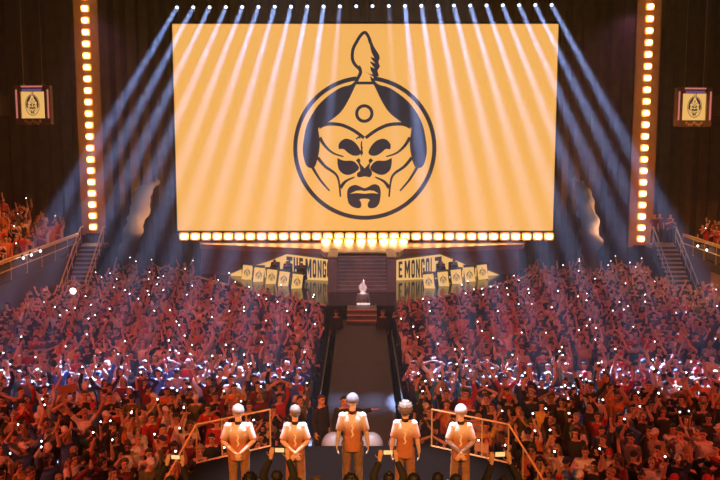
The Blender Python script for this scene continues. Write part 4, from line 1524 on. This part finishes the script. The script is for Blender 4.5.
for c in crowd:
    c.setdefault('pose', pick_pose())
    if 'shirt' not in c:
        c['shirt'] = pick_weighted(SHIRTC)[0]
    c['long'] = rng.random() < 0.28
    if 'hair' not in c:
        c['hair'] = rng.choice(('short', 'short', 'short', 'long', 'curly', 'bun', 'cap', 'cap', 'short'))
    if 'hairc' not in c:
        c['hairc'] = rng.choice(CAPC) if c['hair'] == 'cap' else rng.choice(HAIRC)
    c['skin'] = SKINS[min(4, int(abs(rng.gauss(0, 1.6))))]
    c['trous'] = rng.choice(TROUS)
    c['scale'] = rng.uniform(0.93, 1.05)
    c['rz'] = math.atan2(c['x'] * 0.85, c['y'] - 12.0) * -1 + rng.uniform(-0.35, 0.35)
    if c.get('fixed') and c['hair'] == 'short':
        c['long'] = False

crowd.sort(key=lambda c: (not -10 < c['px'] < 730, c['y']))


def ball_set(pi):
    J = PROTO[pi]['J']
    out = []
    for s in (-1, 1):
        for a, b, r in ((J['sh', s], J['el', s], 0.075), (J['el', s], J['wr', s], 0.055)):
            for f in (0.25, 0.6, 1.0):
                v = a.lerp(b, f)
                out.append((v.x, v.y, v.z, r))
        d = (J['wr', s] - J['el', s]).normalized() * 0.13
        v = J['wr', s] + d
        out.append((v.x, v.y, v.z, 0.06))
        out.append((s * 0.10, 0.0, 1.30, 0.15)); out.append((s * 0.09, 0.0, 1.0, 0.14)); out.append((s * 0.1, 0.0, 0.5, 0.10))
    h = J['head']
    out.append((h.x, h.y, h.z + 0.02, 0.13))
    if PROTO[pi]['phone'] == 'both':
        v = (J['wr', 1] + J['wr', -1]) / 2 + Vector((0, -0.035, 0.14))
        out += [(v.x, v.y, v.z, 0.09)]
    return np.array(out)


BALLS = [ball_set(i) for i in range(len(PROTO))]
GRID = {}


def settle(c):
    """Pick a pose and a small turn so that nobody pokes into a neighbour."""
    gx, gy = int(c['x'] // 1.5), int(c['y'] // 1.5)
    near = [q for i in (-1, 0, 1) for j in (-1, 0, 1) for q in GRID.get((gx + i, gy + j), ())]
    best = None
    rz0 = c['rz']
    for k in range(12):
        pose = c['pose'] if k < 3 or c.get('fixed') and k < 9 else (10, 4, 7)[k % 3] if k > 9 else pick_pose()
        rz = rz0 + (0 if k == 0 else rng.uniform(-0.4, 0.4))
        b = BALLS[pose]
        cs, sn = math.cos(rz), math.sin(rz)
        w = np.stack([b[:, 0] * cs - b[:, 1] * sn, b[:, 0] * sn + b[:, 1] * cs, b[:, 2], b[:, 3]], 1) * c['scale']
        w[:, 0] += c['x']; w[:, 1] += c['y']
        pen = 0.0
        for q in near:
            d = np.sqrt(((w[:, None, :3] - q[None, :, :3]) ** 2).sum(2)) - w[:, None, 3] - q[None, :, 3]
            pen += float(np.clip(-d, 0, None).sum())
        if best is None or pen < best[0]:
            best = (pen, pose, rz, w)
        if pen < 0.004:
            break
    c['pose'], c['rz'] = best[1], best[2]
    if best[0] > 0.10 and not c.get('fixed'):
        c['drop'] = True
        return
    GRID.setdefault((gx, gy), []).append(best[3])


for c in sorted(crowd, key=lambda c: not c.get('fixed', False)):
    settle(c)
print('dropped', sum(1 for c in crowd if c.get('drop')), 'of', len(crowd))
crowd = [c for c in crowd if not c.get('drop')]
_n = {}
for c in sorted(crowd, key=lambda c: abs(c['x'])):
    k_ = (c['row'], c['block'])
    _n[k_] = c['nth'] = _n.get(k_, 0) + 1
N_IND = 270
# cells for the order along a row are counted among everyone in that row and block
HN = {'short': 'short {} hair', 'long': 'long {} hair', 'curly': 'curly {} hair', 'bun': '{} hair bun', 'cap': '{} cap'}
SHORT_POSE = {0: 'filming two-handed', 1: 'raising phone torch', 2: 'lifting phone torch', 3: 'filming at face height', 4: 'clapping', 5: 'clapping overhead', 6: 'hands joined overhead', 7: 'arms crossed', 8: 'one fist up', 9: 'arms spread high', 10: 'arms down', 11: 'shouting'}
phones = []
for i, c in enumerate(crowd[:N_IND]):
    pr = PROTO[c['pose']]
    side = 'left' if c['block'] < 0 else 'right'
    top = ('hoodie' if c['long'] else 'shirt')
    lab = f"{c['shirt']} {top}, {HN[c['hair']].format(c['hairc'][0])}, {SHORT_POSE[c['pose']]}, {nth(c['nth'])} from runway, {nth(c['row'])} row, {side} crowd"
    loc = Vector((c['x'], c['y'], 0))
    person(pr, loc, c['rz'], c['scale'], c['skin'], SHIRT_BY[c['shirt']], c['long'], c['trous'], c['hair'], c['hairc'][1], lab, 'crowd nearest the stage')
    if pr['phone'] and not c.get('sign'):
        torch = pr['phone'] != 'both' or rng.random() < 0.3
        m = phone_matrix(pr, loc, c['rz'], c['scale'])
        phone(m, f"phone{' with lit torch' if torch else ''} held by {c['shirt']}-clad spectator {nth(c['nth'])} from runway, {nth(c['row'])} row, {side} crowd", 'phones in the near crowd', torch)

# ---- the rest of the crowd: one object
STAND = []
for sx, xf, ya, yb, r_n in ((-1, 15.0, 29.5, 46.4, 6), (1, 17.1, 33.5, 45.8, 5)):
    for k in range(r_n):
        y = ya + rng.uniform(0, 0.4)
        while y < yb:
            x = sx * (xf + 0.85 + 0.9 * k)
            z = 2.4 + 0.42 * k
            px, py = proj((x, y, z + 1.7))
            if -70 < px < 790 and rng.random() < 0.95:
                STAND.append(dict(x=x + rng.uniform(-0.1, 0.1), y=y, z=z, px=px, py=py, pose=rng.choice((0, 1, 3, 4, 4, 5, 8, 9, 10, 10, 11)), shirt=rng.choice(('black', 'red', 'maroon', 'orange', 'grey', 'white', 'black')), hair=rng.choice(('short', 'long', 'cap', 'short')),
                                  skin=SKINS[min(4, int(abs(rng.gauss(0, 1.6))))], trous=rng.choice(TROUS), scale=rng.uniform(0.93, 1.05), rz=math.atan2(x * 0.9, y - 14) * -1 + rng.uniform(-0.3, 0.3)))
                STAND[-1]['hairc'] = rng.choice(CAPC) if STAND[-1]['hair'] == 'cap' else rng.choice(HAIRC)
            y += rng.uniform(0.48, 0.62)
# people at the head of the steel-railed stairs
for x_, dy in ((15.8, 0.35), (16.2, 0.7), (16.65, 0.4)):
    STAND.append(dict(x=x_, y=46.3 + dy, z=2.85, px=0, py=0, pose=rng.choice((10, 7, 4)), shirt='maroon', hair='short', hairc=HAIRC[0], skin=SKINS[0], trous=TROUS[0], scale=0.95, rz=rng.uniform(-0.3, 0.3)))
far = crowd[N_IND:] + STAND
LOW = {}


def arrays(me):
    me.calc_loop_triangles()
    n = len(me.vertices)
    co = np.empty(n * 3, np.float32); me.vertices.foreach_get('co', co)
    t = np.empty(len(me.loop_triangles) * 3, np.int32); me.loop_triangles.foreach_get('vertices', t)
    return co.reshape(n, 3), t.reshape(-1, 3)


def low(key, me, target):
    if key not in LOW:
        m2 = baked_mesh(me.copy(), [('DECIMATE', {'ratio': min(1.0, target / max(1, len(me.polygons) * 2))})])
        LOW[key] = arrays(m2)
    return LOW[key]


cos, tris, cols = [], [], []
base = 0
for c in far:
    pi = c['pose']
    pr = PROTO[pi]
    R = np.array(Matrix.Rotation(c['rz'], 3, 'Z')) * c['scale']
    T = np.array((c['x'], c['y'], c['z']))
    h, nod, turn = pr['head']
    HR = np.array(Euler((nod, 0, turn)).to_matrix())
    for key, me, colr, tgt in (('body', pr['body'], c['skin'], 760), ('tee', pr['tee'], SHIRT_BY[c['shirt']], 260), ('trousers', pr['trousers'], c['trous'], 120), (c['hair'], HAIR[c['hair']], c['hairc'][1], 160)):
        v, t = low((key, pi if key in ('body', 'tee', 'trousers') else 0), me, tgt)
        if key == c['hair']:
            v = v @ HR.T + np.array(h)
        cos.append(v @ R.T + T)
        tris.append(t + base)
        a = np.ones((len(v), 4), np.float32)
        a[:, :3] = colr
        cols.append(a)
        base += len(v)
V = np.concatenate(cos).astype(np.float32)
Tr = np.concatenate(tris).astype(np.int32)
me = bpy.data.meshes.new('crowd')
me.vertices.add(len(V)); me.vertices.foreach_set('co', V.ravel())
me.loops.add(Tr.size); me.loops.foreach_set('vertex_index', Tr.ravel())
me.polygons.add(len(Tr)); me.polygons.foreach_set('loop_start', np.arange(0, Tr.size, 3, dtype=np.int32)); me.polygons.foreach_set('loop_total', np.full(len(Tr), 3, np.int32))
me.polygons.foreach_set('use_smooth', np.ones(len(Tr), bool))
me.update()
at = me.color_attributes.new('tint', 'FLOAT_COLOR', 'POINT')
at.data.foreach_set('color', np.concatenate(cols).ravel())
cr = link('crowd', me, M['crowd'])
cr['kind'] = 'stuff'
cr['label'] = 'dense crowd of spectators filling the floor up to the far stage and both side stands'
cr['category'] = 'crowd'
print('crowd', len(crowd), 'stand', len(STAND), 'verts', len(V))

# torches held up in the far crowd
far_ph = [c for c in far if not c.get('sign') and PROTO[c['pose']]['phone'] and 0 <= c['px'] <= 720]
rng.shuffle(far_ph)
far_ph = far_ph[:170]
bands = {}
for c in far_ph:
    if c['z'] > 0.1:
        b = 'stand behind the amber rail, ' + ('red-lit side' if c['x'] < 0 else 'stairs side')
    else:
        d = c['y']
        b = ('middle' if d < 33 else 'rear' if d < 40 else 'farthest') + ' floor crowd, ' + ('left' if c['x'] < 0 else 'right') + ' of runway'
    bands.setdefault(b, []).append(c)
for b, lst in bands.items():
    lst.sort(key=lambda c: abs(c['px'] - 360))
    for i, c in enumerate(lst):
        pr = PROTO[c['pose']]
        m = phone_matrix(pr, Vector((c['x'], c['y'], c['z'])), c['rz'], c['scale'])
        phone(m, f"white phone torch, {nth(i + 1)} outward from the aisle, {b}", 'phone torches in the far crowd', True, False)

# ---- nearest spectators on the tier, from behind, filming the players
NEAR = [(170, 476, 0, 'short', 'black'), (205, 480, 10, 'short', 'black'), (226, 482, 4, 'long', 'black'), (250, 474, 3, 'curly', 'black'), (277, 470, 0, 'short', 'black'), (297, 478, 10, 'cap', 'black'), (317, 476, 10, 'short', 'brown'), (351, 475, 10, 'curly', 'black'),
        (389, 472, 0, 'bun', 'black'), (414, 473, 10, 'short', 'black'), (438, 472, 10, 'short', 'black'), (456, 474, 3, 'short', 'dark'), (478, 480, 10, 'short', 'black'), (505, 476, 0, 'cap', 'black'), (526, 481, 10, 'long', 'dark'), (132, 481, 10, 'cap', 'black'), (100, 482, 10, 'short', 'black')]
HC = dict(HAIRC)
for i, (px, py, pose, hair, hc) in enumerate(NEAR):
    Yn = 11.2 if i % 2 else 11.6
    q = P(px, py, Yn)
    pr = PROTO[pose]
    sc = (q.z - 2.7) / 1.77
    loc = Vector((q.x, Yn, 2.7))
    rz = math.pi + math.atan2(q.x, 6) * 0.3
    word = nth(i + 1) if i < 15 else nth(i)
    person(pr, loc, rz, sc, SKINS[i % 3], BLK, True, BLK, hair, HC.get(hc, HAIRC[0][1]) if hair != 'cap' else CAPC[0][1], f"silhouetted spectator with {HN[hair].format(hc)}, seen from behind, {nth(1 + sum(1 for n in NEAR if n[0] < px))} from left before the stage", 'spectators on the near tier')
    if pr['phone']:
        m = phone_matrix(pr, loc, rz, sc)
        phone(m, f"glowing phone held by the silhouetted spectator {nth(1 + sum(1 for n in NEAR if n[0] < px))} from left before the stage", 'phones on the near tier', False)

# ---- cardboard signs, each in two raised hands
for c in crowd:
    if c.get('sign'):
        ww, hh, mt, lab = c['sign']
        m = phone_matrix(PROTO[0], Vector((c['x'], c['y'], 0)), c['rz'], c['scale'])
        t = thing('cardboard_sign', lab, 'sign', tuple(m.translation + Vector((0, -0.02, 0.02))), c['rz'])
        obj('board', box(BM(), (0, 0, 0), (ww, 0.012, hh)), M[mt], t)
        obj('flap', box(BM(), (0, 0.004, hh / 2 - 0.02), (ww * 0.96, 0.014, 0.04)), M[mt], t)

# ---- a bright video light in the crowd and the small lamps under the side rails
p = P(73, 291, 38.0)
t = thing('video_light', 'dazzling white video light held up in the crowd near the red-lit stand', 'lamp', (p.x, 38.0, p.z))
obj('light_panel', ball(BM(), (0, 0, 0), (0.13, 0.03, 0.13), seg=16), M['torch'], t)
obj('panel_housing', box(BM(), (0, 0.04, 0), (0.24, 0.05, 0.24)), M['black'], t)
obj('handle', tube(BM(), (0, 0.04, -0.17), (0, 0.04, -0.9), 0.02, n=8), M['black'], t)
for sx, lst in ((-1, ((22, 258), (30, 255), (39, 251))), (1, ((699, 246), (708, 250)))):
    for n_, (px, py) in enumerate(lst):
        xx = -15.0 if sx < 0 else 17.1
        Yl = xx / ((px - 360) / (F * CT + (240 - py) * ST))
        q = P(px, py, Yl)
        t = thing('rail_lamp', f"small white lamp under the {'red-lit' if sx < 0 else 'amber-lit'} stand's railing, {nth(n_ + 1)} going away", 'lamp', (q.x - sx * 0.06, Yl, q.z))
        obj('globe', ball(BM(), (0, 0, 0), 0.05, seg=12), M['torch'], t)
        obj('bracket', box(BM(), (sx * 0.05, 0, 0.1), (0.06, 0.05, 0.1)), M['black_metal'], t)
struct('door_1', box(BM(), (17.06, 41.0, 1.05), (0.08, 1.7, 2.1)), M['set_tan'], 'tan doorway panel in the stand wall beyond the steel-railed stairs')

# ---- smoke plumes rising beside the screen
for pts, lab in (([(128, 262, 7), (127, 250, 9), (131, 240, 9), (134, 230, 10), (136, 220, 9), (141, 210, 10), (141, 200, 10), (144, 192, 8), (150, 186, 5), (158, 182, 3)], 'brownish smoke plume rising beyond the crowd next to the left tower lamps'),
                 ([(590, 262, 6), (589, 250, 9), (592, 242, 10), (589, 232, 10), (590, 222, 10), (586, 212, 9), (586, 203, 9), (584, 194, 8), (580, 186, 5), (574, 180, 3)], 'brownish smoke plume rising beyond the crowd next to the right tower lamps')):
    bm = BM()
    Yp = 48.3
    c0 = P(pts[0][0], pts[0][1], Yp)
    k = Yp / 874
    for i, (px, py, r) in enumerate(pts):
        c = P(px, py, Yp) - c0
        ball(bm, c, r * k)
        for j in range(3):
            a = rng.uniform(0, 6.28)
            ball(bm, c + Vector((math.cos(a) * r * k * 0.6, math.sin(a) * r * k * 0.5, rng.uniform(-0.25, 0.25))), r * k * rng.uniform(0.4, 0.6))
    # a root that reaches the floor behind the crowd
    tube(bm, (0, 0, 0), (-0.05, 0, -c0.z), 0.35, 0.18, n=10)
    sm = fuse(bm, 0.09, 2)
    s = link('smoke_plume', sm, M['smoke'], None, tuple(c0))
    tag(s, lab, 'smoke')
